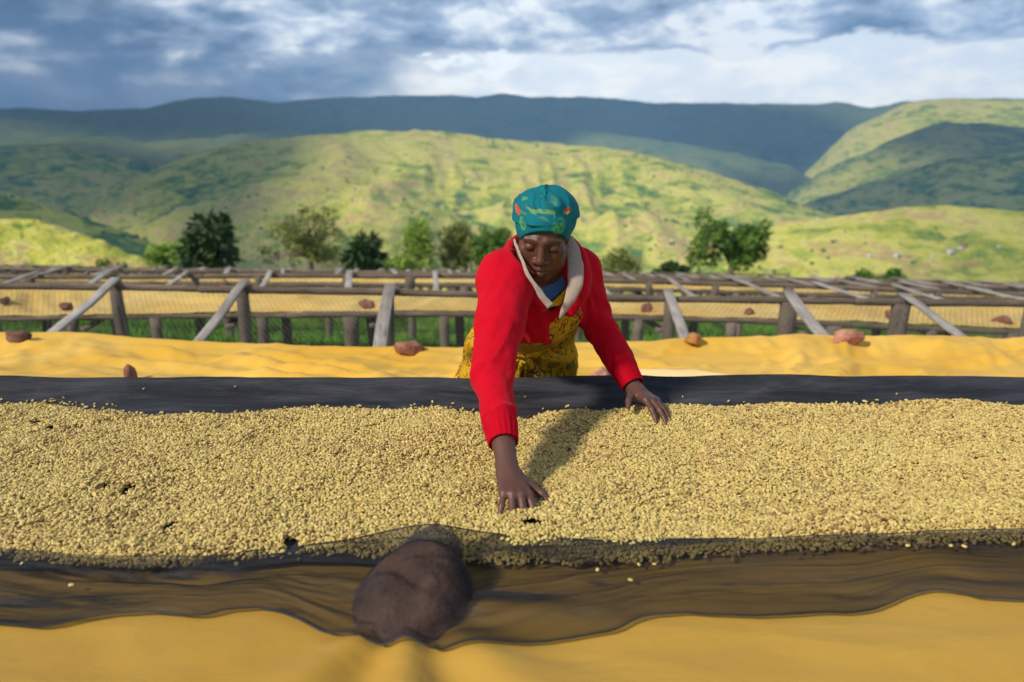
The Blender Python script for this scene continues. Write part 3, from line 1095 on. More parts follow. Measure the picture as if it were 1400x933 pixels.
# ---------------------------------------------------------------- stones
def rock_mesh(name, sx, sy, sz, seed, rough=.16, nu=40, nv=24, flat=0.6):
    th = np.arange(nu) * 2 * np.pi / nu
    ph = np.linspace(0.001, np.pi - .001, nv)
    TH, PH = np.meshgrid(th, ph, indexing='ij')
    n = np.stack([np.sin(PH) * np.cos(TH), np.sin(PH) * np.sin(TH), -np.cos(PH)], -1).reshape(-1, 3)
    rg = np.random.default_rng(seed)
    # chiselled: cut by random planes
    rad = np.full(len(n), 1.25)
    for i in range(13):
        d = rg.normal(size=3); d /= np.linalg.norm(d)
        h = rg.uniform(.66, .98)
        c = n @ d
        rad = np.minimum(rad, np.where(c > .05, h / np.maximum(c, .05), 9))
    rad = rad * (1 + rough * .5 * vnoise3(n * 1.0, 2.2, seed) + rough * .3 * vnoise3(n, 6, seed + 1) + rough * .12 * vnoise3(n, 15, seed + 2))
    v = n * rad[:, None] * [sx, sy, sz]
    v[:, 2] = np.maximum(v[:, 2], -sz * flat)
    v[:, 2] -= v[:, 2].min()
    return mesh_np(name, v, grid_faces(nu, nv, True), False)


def bed_z(k, x, y):
    rw = ROWS[k]; u = (y - rw['Yn']) / (rw['Yf'] - rw['Yn'])
    return float(rw['zn'](x) * (1 - u) + rw['zf'](x) * u)


STONES = [
    # px centre, py base, row, Y, half sizes, material, label, seed
    (26, 470, 2, 4.22, (.075, .05, .045), M_ROCK_GREY, 'flat dark brown stone at the left end of the yellow cloth', 1),
    (180, 521, 2, 3.27, (.036, .035, .055), M_ROCK, 'small reddish stone peeping over the black net at the left', 2),
    (561, 476, 2, 4.28, (.080, .055, .050), M_ROCK, 'rough reddish brown stone on the yellow cloth left of the woman', 3),
    (949, 468, 2, 4.30, (.052, .05, .050), M_ROCK_TAN, 'square orange tan stone at the foot of a grey crossbar', 4),
    (1155, 474, 2, 4.24, (.098, .06, .050), M_ROCK_PINK, 'smooth pinkish stone pinning the yellow cloth at the right', 5),
    (822, 524, 2, 3.30, (.075, .05, .055), M_ROCK_PINK, 'pale pinkish stone half hidden behind the woman\'s outstretched arm', 6),
    (1283, 527, 2, 3.28, (.075, .05, .035), M_ROCK_PINK, 'pale flat stone by the net rim at the far right of the yellow cloth', 7),
    (93, 427, 4, 7.0, (.075, .06, .050), M_ROCK, 'dark red stone behind the leftmost crossbar on the faded cloth', 8),
    (501, 429, 4, 7.0, (.072, .06, .048), M_ROCK, 'dark red stone on the faded cloth left of the pale upright crossbar', 9),
    (884, 432, 4, 7.0, (.045, .05, .052), M_ROCK, 'small red stone on the faded cloth just right of the woman', 10),
    (1023, 441, 4, 7.0, (.065, .05, .045), M_ROCK, 'low red stone on the faded cloth left of the thick post', 11),
    (1217, 448, 4, 7.0, (.065, .05, .055), M_ROCK, 'red stone on the faded cloth right of the middle post', 12),
    (1368, 452, 4, 7.0, (.085, .06, .055), M_ROCK, 'red stone on the faded cloth near the right border', 13),
    (6, 413, 4, 7.3, (.045, .05, .045), M_ROCK_GREY, 'dark stone at the far left end of the faded cloth', 14),
    (306, 388, 6, 10.9, (.07, .06, .055), M_ROCK, 'small orange red stone on the pale cloth behind the log rail', 15),
]
for px, py, k_, Y_, sz_, mt, lab, sd in STONES:
    p = at_y(px, py, Y_)
    zz = bed_z(k_, p[0], Y_) + .004
    if k_ == 4: zz += .012
    o = link('stone', rock_mesh('stone', *[s * 1.0 for s in sz_], sd), mt, None, (p[0], Y_, zz - .008), (0, 0, sd * .7 if sd not in (5, 1, 3) else .1))
    thing(o, lab, 'stone', 'stones weighing down the cloths')

# cream cloth strip folded along the near edge of the yellow one
xs = np.linspace(.56, 1.06, 60); vv = np.linspace(0, 1, 12)
X, V_ = np.meshgrid(xs, vv, indexing='ij')
Ys = ROWS[2]['Yn'] + .0 + .13 * V_ * np.clip((1.08 - X) / .2, .15, 1)
Zs = ROWS[2]['zn'](X) + .042 + .012 * np.sin(V_ * 3.1) + .006 * fbm(X * 6, V_ * 3, 3, 4)
o = link('folded_cloth', mesh_np('folded_cloth', np.stack([X, Ys, Zs], -1).reshape(-1, 3), grid_faces(60, 12)), M_CREAM)
md = o.modifiers.new('thickness', 'SOLIDIFY'); md.thickness = .012
thing(o, 'pale cream folded cloth on the yellow one behind the woman\'s hand', 'cloth')

# ================================================================ FRONT BED
T_Z0 = 0.90          # net level
FAR_Y = 2.44


def build_front_bed():
    root = empty('drying_bed', (0, 1.7, 0), 'nearest wooden drying bed carrying the pale beans, under the black net', 'drying bed', 'rows of raised drying beds')
    off = -np.array(root.location)
    for (Y, z, sd) in ((2.44, .885, 3), (1.36, .84, 5), (.62, .80, 7)):
        link('rail', log_mesh('rail', np.array([-3.4, Y, z]) + off, np.array([3.4, Y, z]) + off, .034, sd, 40, 10, .5, .95), M_LOG, root)
    for i, x in enumerate(np.linspace(-3.1, 3.1, 7)):
        for Y, z in ((2.44, .86), (1.36, .81), (.62, .78)):
            link('leg', POSTS[i % 4 + 1], M_POST, root, np.array([x, Y, z]) + off, (0, 0, i), (1, 1, z + .05))
        o = link('crossbar', BOARDS[i % 4], M_BOARD, root)
        o.matrix_basis = Matrix.Translation(Vector((np.array([x + .1, .6, .79]) + off).tolist())) @ Matrix.Rotation(R(90), 4, 'Z') @ Matrix.Diagonal((1.88, 1, 1, 1))


build_front_bed()

# outlines of the bean layer as surveyed, turned into positions on the net
FARP = np.array([(-120, 552), (0, 545), (60, 541), (130, 550), (200, 559), (300, 557), (400, 549), (520, 551), (600, 549), (650, 556), (690, 562), (722, 566), (745, 556), (790, 553),
                 (850, 556), (900, 549), (1000, 549), (1100, 546), (1200, 544), (1300, 541), (1400, 549), (1520, 552)], float)
NEARP = np.array([(-300, 745), (0, 755), (100, 768), (200, 771), (300, 765), (400, 752), (480, 752), (600, 760), (700, 766), (860, 764), (1000, 752), (1100, 745), (1200, 742),
                  (1300, 739), (1400, 735), (1700, 730)], float)
fw = at_z(FARP[:, 0], FARP[:, 1], T_Z0 + .02)
nw = at_z(NEARP[:, 0], NEARP[:, 1], T_Z0 + .012)


def far_y(x): return np.interp(x, fw[:, 0], fw[:, 1]) + .012 * fbm(np.asarray(x) * 5, np.asarray(x) * 0, 3, 61)
def near_y(x): return np.interp(x, nw[:, 0], nw[:, 1]) + .010 * fbm(np.asarray(x) * 6, np.asarray(x) * 0 + 7, 3, 62)


def net_z(x, y):
    z = T_Z0 - .012 * np.exp(-((y - 1.95) / .35) ** 2) + .004 * fbm(x * 2.5, y * 5, 3, 88)
    z = z + .045 * np.clip((y - 2.28) / .16, 0, 1) ** 2
    return z


def build_net():
    """black net under the beans: lies on the wires, climbs over the far rail and hangs down behind it"""
    xs = np.linspace(-3.3, 3.3, 520)
    s = np.concatenate([np.linspace(1.30, 2.44, 90), 2.44 + np.linspace(.01, .25, 16)])
    X, S_ = np.meshgrid(xs, s, indexing='ij')
    S_ = np.where(S_ < 2.2, 2.2 - (2.2 - S_) * (2.2 - np.maximum(near_y(X) - np.where(X < -.25, .030, -.012) + .008 * fbm(X * 1.2, X * 0, 2, 8), 1.30)) / .90, S_)
    Y = np.minimum(S_, 2.44) + .034 * np.sin(np.clip((S_ - 2.44) / .08, 0, 1) * math.pi / 2)
    Z = net_z(X, np.minimum(S_, 2.44))
    over = np.maximum(S_ - 2.44, 0)
    Z = Z - np.where(over > 0, np.maximum(over - .02, 0), 0)
    lip = np.exp(-((S_ - 2.43) / .05) ** 2)
    Z = Z + lip * (.012 * fbm(X * 2.2, X * 0, 4, 90) + .003 * np.sin(X * 9))
    band = np.clip((S_ - 2.2) / .1, 0, 1) * (over <= 0)
    Z = Z + band * .006 * ridged(X * 1.3, S_ * 16, 3, 92)
    me = mesh_np('drying_net', np.stack([X, Y, Z], -1).reshape(-1, 3), grid_faces(len(xs), len(s)))
    o = link('drying_net', me, M_NET)
    md = o.modifiers.new('thickness', 'SOLIDIFY'); md.thickness = .0015
    thing(o, 'long black net spread under the pale beans and over the far rail', 'net')


build_net()

# yellow cloth folded back along the near edge
ROCK_C = np.array([-.192, 1.212])
def yel_z(x, y):
    z = .884 + .006 * fbm(x * 1.6, y * 3, 3, 71) + .010 * ridged(x * .9 + y * .5, y * 4 + .3 * np.sin(x * 2), 3, 73)
    a = np.arctan2(x - ROCK_C[0], ROCK_C[1] - y)
    rr = np.hypot(x - ROCK_C[0], ROCK_C[1] - y)
    rad = np.exp(-((rr - .26) / .16) ** 2) * np.clip((ROCK_C[1] - y) / .1, 0, 1)
    z = z + .020 * rad * np.sin(a * 9 + .7) * np.exp(-(a / .9) ** 2) + .022 * ridged(x * 1.5 - y * 1.2, y * 1.6 + x * .5, 3, 74) * np.clip((1.1 - y) * 4, 0, 1)
    return z - .5 * np.clip(.80 - y, 0, 1) ** 1.4 - 1.4 * np.clip(.62 - y, 0, 1)


xs = np.linspace(-3.2, 3.2, 420); ys = np.linspace(.40, 1.46, 118)
X, Y = np.meshgrid(xs, ys, indexing='ij')
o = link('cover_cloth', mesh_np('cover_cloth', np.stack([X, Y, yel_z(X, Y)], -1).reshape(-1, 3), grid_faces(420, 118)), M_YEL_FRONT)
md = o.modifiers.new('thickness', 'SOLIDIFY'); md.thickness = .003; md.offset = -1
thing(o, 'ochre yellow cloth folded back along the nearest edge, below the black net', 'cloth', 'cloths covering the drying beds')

# the big stone under the net flap
def rock_lim(a):
    return .122 * (1 + .05 * np.cos(2 * a + .4) + .05 * np.cos(3 * a - 1.2) + .03 * np.sin(5 * a)) * (1 - .30 * np.clip(np.cos(a - 2.25), 0, 1) ** 2 - .10 * np.clip(np.cos(a - .5), 0, 1) ** 2)


def rock_top(x, y):
    """height field of the big stone (metres), -1 outside"""
    dx = x - ROCK_C[0]; dy = y - ROCK_C[1]
    a = np.arctan2(dy, dx); r = np.hypot(dx, dy)
    lim = rock_lim(a)
    t = np.clip(r / lim, 0, 1)
    h = (1 - t ** 3.4) ** .62
    top = .096 + .46 * dy + .26 * dx
    top = top + .012 * fbm(x * 14, y * 14, 3, 95) - .007 * np.exp(-((dx * .5 + dy + .022 + .01 * np.sin(dx * 50)) / .012) ** 2)
    return np.where(r < lim, .868 + h * top, .80)


nu, nv = 110, 40
TH, Q = np.meshgrid(np.arange(nu) * 2 * np.pi / nu, np.linspace(0, 1, nv), indexing='ij')
lim = rock_lim(TH)
rr = lim * np.sin(Q * math.pi / 2) * .998
X = ROCK_C[0] + rr * np.cos(TH); Y = ROCK_C[1] + rr * np.sin(TH)
Z = rock_top(X, Y)
Z[:, -1] = .868
o = link('stone', mesh_np('stone', np.stack([X, Y, Z], -1).reshape(-1, 3), grid_faces(nu, nv, True)), M_ROCK_BIG)
thing(o, 'big rounded dark stone lying under the thin black net in front', 'stone')

# thin net flap over the stone and the yellow cloth
TOPP = np.array([(-260, 752), (0, 757), (150, 770), (300, 768), (390, 756), (450, 745), (500, 733), (550, 722), (592, 716), (640, 725), (700, 733), (780, 737), (860, 741), (940, 743), (1000, 746),
                 (1050, 748), (1100, 745), (1200, 742), (1300, 739), (1400, 735), (1660, 730)], float)
HEMP = np.array([(-260, 850), (0, 862), (60, 868), (100, 856), (150, 848), (200, 845), (270, 852), (310, 842), (350, 838), (390, 846), (430, 864), (480, 879), (540, 887), (600, 891), (650, 889),
                 (720, 884), (790, 877), (840, 873), (875, 852), (920, 848), (980, 850), (1040, 853), (1100, 849), (1160, 846), (1205, 840), (1235, 824), (1290, 815), (1330, 826), (1400, 830), (1660, 840)], float)


def build_flap():
    nx, nv = 960, 120
    px = np.linspace(-740, 2140, nx)
    ty = np.interp(px, TOPP[:, 0], TOPP[:, 1]); hy = np.interp(px, HEMP[:, 0], HEMP[:, 1])
    ker = np.hanning(25); ker /= ker.sum()
    ty = np.convolve(np.pad(ty, 12, mode='edge'), ker, 'valid') + 1.0 * fbm(px / 38, px * 0, 3, 5)
    hy = np.convolve(np.pad(hy, 12, mode='edge'), ker, 'valid') + 2.0 * fbm(px / 45, px * 0 + 3, 3, 6)
    lift = .070 * np.exp(-((px - 592) / 60) ** 2) + .024 * np.exp(-((px - 740) / 150) ** 2) + .012 * np.exp(-((px - 480) / 80) ** 2) + np.interp(px, [300, 950, 1050], [.010, .008, .001])
    A = at_z(px, ty, T_Z0 + lift); B = at_z(px, hy, .885)
    V_ = np.linspace(0, 1, nv)[None, :]
    X = A[:, 0:1] * (1 - V_) + B[:, 0:1] * V_
    Y = A[:, 1:2] * (1 - V_) + B[:, 1:2] * V_
    base = yel_z(X, Y) + .007
    top = A[:, 2:3]
    w = np.clip(V_ / np.interp(px, [500, 1000], [.30, .14])[:, None], 0, 1); w = w * w * (3 - 2 * w)
    Z = top * (1 - w) + base * w
    # beans under the flap
    under = net_z(X, Y) + .024
    Z = np.where(Y > near_y(X) - .01, np.maximum(Z, under), Z)
    # long wrinkles following the bed
    wr = ridged(X * 1.1 + .2 * V_, V_ * 2.7 + 1.1 * fbm(X * 1.1, X * 0, 3, 12), 4, 14, .5)
    wr2 = fbm(X * 5, V_ * 14, 3, 16)
    env = np.sin(np.pi * np.clip(V_ * 1.02, 0, 1)) ** .5
    Z = Z + env * (.022 * np.maximum(wr, -.2) + .004 * wr2)
    Z = Z + .005 * np.exp(-((V_ - 1) / .03) ** 2)
    # drape on the stone
    rk = rock_top(X, Y)
    Z = np.maximum(Z, rk + .004)
    P = np.stack([X, Y, Z], -1)
    for _ in range(3):
        Zs = P[..., 2].copy()
        Zs[1:-1, 1:-1] = (P[:-2, 1:-1, 2] + P[2:, 1:-1, 2] + P[1:-1, :-2, 2] + P[1:-1, 2:, 2] + 2 * P[1:-1, 1:-1, 2]) / 6
        P[..., 2] = np.maximum(Zs, rk + .0035)
    me = mesh_np('shade_net', P.reshape(-1, 3), grid_faces(nx, nv))
    o = link('shade_net', me, M_NET_THIN)
    thing(o, 'thin see-through black net draped over the big stone and the ochre cloth in front', 'net')
    # rolled hem
    hem = P[:, -1]
    b = Bag(); b.tube(hem[::2] + [0, 0, .001], .0018, 6)
    link('hem', b.mesh('hem'), M_NET, o)
    k0, k1 = np.searchsorted(px, [330, 1010])
    b = Bag(); b.tube(P[k0:k1:3, 0] + [0, 0, .001], .0014, 5)
    link('hem', b.mesh('hem'), M_NET, o)


build_flap()
# ================================================================ BEANS
def m_bean(nt, pos):
    rnd = nt.n('ShaderNodeObjectInfo').outputs['Random']
    patch = nt.noise(pos, 3.5, 4, 0.6)
    fine = nt.noise(pos, 260, 2, 0.5)
    v = nt.m('ADD', nt.m('MULTIPLY', rnd, 0.8), nt.m('MULTIPLY', nt.m('SUBTRACT', patch, 0.5), 0.7))
    c = nt.ramp(v, [(0.0, lin(128, 100, 56)), (0.10, lin(166, 140, 84)), (0.35, lin(190, 164, 96)), (0.6, lin(208, 184, 116)), (0.8, lin(178, 164, 84)), (0.93, lin(222, 204, 150)), (1.0, lin(150, 136, 70))])
    odd = nt.m('GREATER_THAN', nt.m('FRACT', nt.m('MULTIPLY', rnd, 37.13)), 0.993)
    c = nt.mix(odd, c, lin(108, 44, 40))
    c = nt.mix(nt.m('MULTIPLY', nt.smooth(fine, 0.5, 0.75), 0.35), c, lin(150, 120, 66))
    return c, None


M_BEAN = principled('parchment_bean', m_bean, 0.55, 0.35)


def bean_mesh():
    nu, nv = 10, 7
    v = []
    for i in range(nu):
        for j in range(nv):
            th = 2 * np.pi * i / nu; ph = np.pi * j / (nv - 1)
            x = -math.cos(ph); r = math.sin(ph) ** .85
            y = r * math.cos(th); z = r * math.sin(th)
            if z < 0:
                z *= .55
                z += .40 * r * math.exp(-(y / .24) ** 2)      # groove on the flat side
            v.append((x * .0058, y * .0042, z * .0033))
    return mesh_np('coffee_bean', v, grid_faces(nu, nv, True))


BEAN = bean_mesh()


def pile_h(x, y):
    d = np.minimum(far_y(x) - y, y - near_y(x))
    t = .010 + .022 * (fbm(x * 1.6, y * 2.4, 3, 33) * .5 + .5) + .012 * fbm(x * 5, y * 6, 2, 35)
    t = t + .007 * ridged(x * 2.4 - y * 1.1, x * .5 + y * 1.4, 2, 39) + .004 * ridged(x * 7, y * 3, 2, 41)      # traces of raking
    left = np.clip((.35 - x) / 1.6, 0, 1)
    t = t - .010 * left
    t = t + .030 * np.exp(-(((x - .02) / .09) ** 2 + ((y - 1.42) / .07) ** 2)) + .018 * np.exp(-(((x - .12) / .10) ** 2 + ((y - 1.55) / .10) ** 2))
    return np.maximum(t, .004) * np.clip(d / .05, .15, 1) * (d > 0), d


def build_beans():
    pts = []
    step = .0078
    for layer in range(9):
        ys = np.arange(1.25, 2.42, step * .87)
        P = []
        for i, y in enumerate(ys):
            half = y * .80 + .95
            xs = np.arange(-half, half, step) + (i % 2) * step * .5
            P.append(np.stack([xs, np.full_like(xs, y)], -1))
        P = np.concatenate(P)
        P += RNG.uniform(-.0030, .0030, P.shape)
        h, d = pile_h(P[:, 0], P[:, 1])
        zl = .0035 + layer * .0044
        # thin spots let the net show through
        thin = fbm(P[:, 0] * 9, P[:, 1] * 11, 3, 51) + .4 * fbm(P[:, 0] * 17, P[:, 1] * 17, 2, 53)
        left = np.clip((.1 - P[:, 0]) / 1.2, 0, 1)
        hole = (thin + .5 * fbm(P[:, 0] * 30, P[:, 1] * 30, 2, 57) > .98 - .26 * left) & (h < .026)
        keep = (d > 0) & (zl < h + .002) & (zl > h - .0125) & ~hole
        edge = (d < .02) & (RNG.random(len(P)) < .35)
        keep &= ~edge
        Q = P[keep]
        pts.append(np.column_stack([Q, net_z(Q[:, 0], Q[:, 1]) + zl + RNG.uniform(-.0016, .0026, len(Q))]))
    # strays on the bare net near the edges
    n = 850
    x = RNG.uniform(-2.6, 2.6, n)
    e = RNG.random(n) < .55
    y = np.where(e, far_y(x) + RNG.exponential(.012, n), near_y(x) - RNG.exponential(.008, n))
    k = (y < 2.36) & (y > 1.305)
    pts.append(np.column_stack([x[k], y[k], net_z(x[k], y[k]) + .0035]))
    P = np.concatenate(pts)
    n = len(P)
    print('beans', n)
    me = bpy.data.meshes.new('coffee_beans')
    me.vertices.add(n)
    me.vertices.foreach_set('co', P.astype(np.float32).ravel())
    rot = np.column_stack([RNG.normal(0, .9, n), RNG.normal(0, .45, n), RNG.uniform(0, 6.283, n)])
    flip = RNG.random(n) < .45
    rot[flip, 0] += math.pi
    scl = RNG.uniform(.84, 1.12, n)[:, None] * np.column_stack([RNG.uniform(.92, 1.1, n), RNG.uniform(.9, 1.1, n), RNG.uniform(.9, 1.25, n)])
    a = me.attributes.new('rot', 'FLOAT_VECTOR', 'POINT'); a.data.foreach_set('vector', rot.astype(np.float32).ravel())
    a = me.attributes.new('scl', 'FLOAT_VECTOR', 'POINT'); a.data.foreach_set('vector', scl.astype(np.float32).ravel())
    o = link('coffee_beans', me)
    o['kind'] = 'stuff'
    o['label'] = 'thick layer of pale yellow coffee beans drying on the black net'
    # single stray beans are things of their own; the first also serves as the pattern of the layer
    strays = [((98, 802), 'single pale bean on the thin net at the left'), ((817, 781), 'single pale bean on the thin net right of the big stone'),
              ((862, 795), 'small darker bean on the thin net further right of the big stone'), ((1300, 748), 'left one of two stray beans on the net below the layer\'s right end'),
              ((1318, 749), 'right one of two stray beans on the net below the layer\'s right end'), ((1241, 748), 'lone stray bean on the net below the right part of the layer'),
              ((197, 533), 'lone bean on the black net band below the small red stone'), ((718, 544), 'lone bean on the black net band between the woman\'s arms'),
              ((322, 530), 'tiny lone bean on the black net band left of the woman')]
    first = None
    dg = bpy.context.evaluated_depsgraph_get(); dg.update()
    for i, ((px, py), lab) in enumerate(strays):
        d = ray(px, py)
        ok, loc, nor, idx, hob, mtx = SC.ray_cast(dg, Vector(CAM.tolist()), Vector(d.tolist()).normalized())
        if not ok:
            continue
        b = link('coffee_bean', BEAN, M_BEAN, None, (loc.x, loc.y, loc.z + .003), (0, 0, i * 1.3))
        thing(b, lab, 'bean', 'stray coffee beans')
        first = first or b
    ng = bpy.data.node_groups.new('bean_layer', 'GeometryNodeTree')
    ng.interface.new_socket('Geometry', in_out='INPUT', socket_type='NodeSocketGeometry')
    ng.interface.new_socket('Geometry', in_out='OUTPUT', socket_type='NodeSocketGeometry')
    N = ng.nodes; L = ng.links
    gi = N.new('NodeGroupInput'); go = N.new('NodeGroupOutput')
    oi = N.new('GeometryNodeObjectInfo'); oi.inputs['Object'].default_value = first; oi.transform_space = 'ORIGINAL'
    oi.inputs['As Instance'].default_value = True
    ra = N.new('GeometryNodeInputNamedAttribute'); ra.data_type = 'FLOAT_VECTOR'; ra.inputs['Name'].default_value = 'rot'
    sa = N.new('GeometryNodeInputNamedAttribute'); sa.data_type = 'FLOAT_VECTOR'; sa.inputs['Name'].default_value = 'scl'
    e2r = N.new('FunctionNodeEulerToRotation')
    ip = N.new('GeometryNodeInstanceOnPoints')
    L.new(gi.outputs[0], ip.inputs['Points'])
    L.new(oi.outputs['Geometry'], ip.inputs['Instance'])
    L.new(ra.outputs['Attribute'], e2r.inputs[0]); L.new(e2r.outputs[0], ip.inputs['Rotation'])
    L.new(sa.outputs['Attribute'], ip.inputs['Scale'])
    L.new(ip.outputs[0], go.inputs[0])
    md = o.modifiers.new('layer', 'NODES'); md.node_group = ng


build_beans()
# ================================================================ SMOOTH BODY SURFACES
class Cap:
    def __init__(s, a, b, ra, rb=None, k=.02, sub=False):
        s.a = np.asarray(a, float); s.b = np.asarray(b, float); s.ra = ra; s.rb = ra if rb is None else rb; s.k = k; s.sub = sub

    def d(s, p):
        ab = s.b - s.a
        t = np.clip(((p - s.a) @ ab) / (ab @ ab + 1e-12), 0, 1)
        return np.linalg.norm(p - s.a - t[:, None] * ab, axis=1) - (s.ra + (s.rb - s.ra) * t)


class Ell:
    def __init__(s, c, r, M=None, k=.02, sub=False):
        s.c = np.asarray(c, float); s.r = np.asarray(r, float); s.M = np.eye(3) if M is None else np.asarray(M); s.k = k; s.sub = sub

    def d(s, p):
        q = (p - s.c) @ s.M
        k0 = np.linalg.norm(q / s.r, axis=1)
        k1 = np.linalg.norm(q / (s.r ** 2), axis=1) + 1e-9
        return k0 * (k0 - 1) / k1


class Half:
    """keeps the side n.(p-c) < 0 (used for cutting)"""
    def __init__(s, c, n, k=.004):
        s.c = np.asarray(c, float); s.n = np.asarray(n, float) / np.linalg.norm(n); s.k = k; s.sub = True

    def d(s, p):
        return -((p - s.c) @ s.n)


def combine(prims, p):
    d = np.full(len(p), 1.0)
    for q in prims:
        e = q.d(p)
        if q.sub:
            e = -e
            h = np.clip(.5 - .5 * (e * -1 + d) / q.k * 1.0, 0, 1) if False else np.clip(.5 + .5 * (e - d) / q.k, 0, 1)
            d = d * (1 - h) + e * h + q.k * h * (1 - h)
        else:
            h = np.clip(.5 + .5 * (d - e) / q.k, 0, 1)
            d = d * (1 - h) + e * h - q.k * h * (1 - h)
    return d


def surface(prims, lo, hi, vox, B=16):
    """surface nets over sparse blocks; returns vertices and quads"""
    lo = np.asarray(lo, float); hi = np.asarray(hi, float)
    n = np.ceil((hi - lo) / (vox * B)).astype(int)
    g = np.arange(B + 1)
    I, J, K = [a.ravel() for a in np.meshgrid(g, g, g, indexing='ij')]
    cells_id = []; cells_p = []; quads = []
    NX, NY, NZ = (n * B + 2)
    rad = vox * B * math.sqrt(3) / 2
    ci = np.stack(np.meshgrid(*[np.arange(a) for a in n], indexing='ij'), -1).reshape(-1, 3)
    cen = lo + (ci + .5) * vox * B
    D = np.stack([q.d(cen) for q in prims], 0)
    un = np.array([not q.sub for q in prims])
    dmin = D[un].min(0)
    kmax = max(q.k for q in prims)
    act = np.nonzero((dmin < rad * 1.15 + kmax) & (combine(prims, cen) > -rad * 1.6 - kmax))[0]

    def gid(i, j, k): return (i * NY + j) * NZ + k
    for a in act:
        sel = [q for qi, q in enumerate(prims) if D[qi, a] < (rad * 1.25 + q.k * 1.2 + max(dmin[a], 0) if un[qi] else rad * 1.25 + q.k * 1.5)]
        sel = [q for q in sel if not q.sub] + [q for q in sel if q.sub] if False else sel
        if not sel or all(q.sub for q in sel):
            continue
        o = ci[a] * B
        P = lo + (np.stack([I, J, K], -1) + o) * vox
        f = combine(sel, P).reshape(B + 1, B + 1, B + 1)
        f = np.where(f == 0, 1e-9, f)
        s = f < 0
        if s.all() or not s.any():
            continue
        # edge crossings accumulated to cell vertices
        acc = np.zeros((B, B, B, 3)); cnt = np.zeros((B, B, B))
        for ax in range(3):
            sl0 = [slice(None)] * 3; sl1 = [slice(None)] * 3
            sl0[ax] = slice(0, B); sl1[ax] = slice(1, B + 1)
            f0 = f[tuple(sl0)]; f1 = f[tuple(sl1)]
            cr = (f0 < 0) != (f1 < 0)
            t = np.where(cr, f0 / np.where(cr, f0 - f1, 1), 0)
            oth = [b for b in range(3) if b != ax]
            for du in (0, 1):
                for dv in (0, 1):
                    sl = [slice(None)] * 3
                    sl[oth[0]] = slice(du, B + du); sl[oth[1]] = slice(dv, B + dv)
                    c = cr[tuple(sl)]; tt = t[tuple(sl)]
                    cnt += c
                    acc[..., ax] += tt * c
                    acc[..., oth[0]] += du * c
                    acc[..., oth[1]] += dv * c
            # quads for edges whose four cells are known globally
            ii = np.argwhere(cr)
            # own only edges with both transverse indices < B
            ii = ii[(ii[:, oth[0]] < B) & (ii[:, oth[1]] < B)]
            if len(ii):
                neg = f0[tuple(ii.T)] < 0
                gl = ii + o
                e0 = np.zeros(3, int); e0[oth[0]] = 1
                e1 = np.zeros(3, int); e1[oth[1]] = 1
                c0 = gl - e0 - e1; c1 = gl - e1; c2 = gl; c3 = gl - e0
                q = np.stack([gid(*c.T) for c in (c0, c1, c2, c3)], -1)
                if ax == 1:
                    neg = ~neg
                q = np.where(neg[:, None], q, q[:, ::-1])
                quads.append(q)
        m = cnt > 0
        idx = np.argwhere(m)
        v = acc[m] / cnt[m][:, None]
        cells_p.append(lo + (idx + v + o) * vox)
        cells_id.append(gid(*(idx + o).T))
    ids = np.concatenate(cells_id); pos = np.concatenate(cells_p); Q = np.concatenate(quads)
    order = np.argsort(ids); ids = ids[order]; pos = pos[order]
    loc = np.searchsorted(ids, Q)
    loc = np.clip(loc, 0, len(ids) - 1)
    ok = (ids[loc] == Q).all(1)
    return pos, loc[ok]


def vnormals(v, q):
    a = v[q[:, 2]] - v[q[:, 0]]; b = v[q[:, 3]] - v[q[:, 1]]
    n = np.cross(a, b)
    out = np.zeros_like(v)
    for k in range(4):
        np.add.at(out, q[:, k], n)
    return out / (np.linalg.norm(out, axis=1)[:, None] + 1e-12)


def rotm(rx, ry, rz):
    return np.array((Matrix.Rotation(rz, 3, 'Z') @ Matrix.Rotation(ry, 3, 'Y') @ Matrix.Rotation(rx, 3, 'X')))


def frame(x, z):
    """columns x, y, z with x along the first vector and z near the second"""
    x = np.asarray(x, float); x = x / np.linalg.norm(x)
    y = np.cross(z, x); y /= np.linalg.norm(y)
    return np.stack([x, y, np.cross(x, y)], 1)


# ---------------------------------------------------------------- joints, as surveyed
def A(px, py, d): return at_d(px, py, d)


HEAD_C = A(743, 317, 2.12)
HEAD_M = rotm(R(22), R(4), R(-4))
SH_R = A(693, 380, 2.14); EL_R = A(673, 516, 1.95); WR_R = A(695, 646, 1.715)      # her right arm, at the left of the picture
SH_L = A(786, 372, 2.40); EL_L = A(823, 452, 2.47); WR_L = A(869, 533, 2.33)
NECK = A(743, 392, 2.31)
CHEST = A(738, 415, 2.40)
WAIST = A(716, 455, 2.62)
HIPS = np.array([0.005, 2.78, 0.99])
BASE = np.array([0.0, 2.82, float(ground_z(0.0, 2.82))])


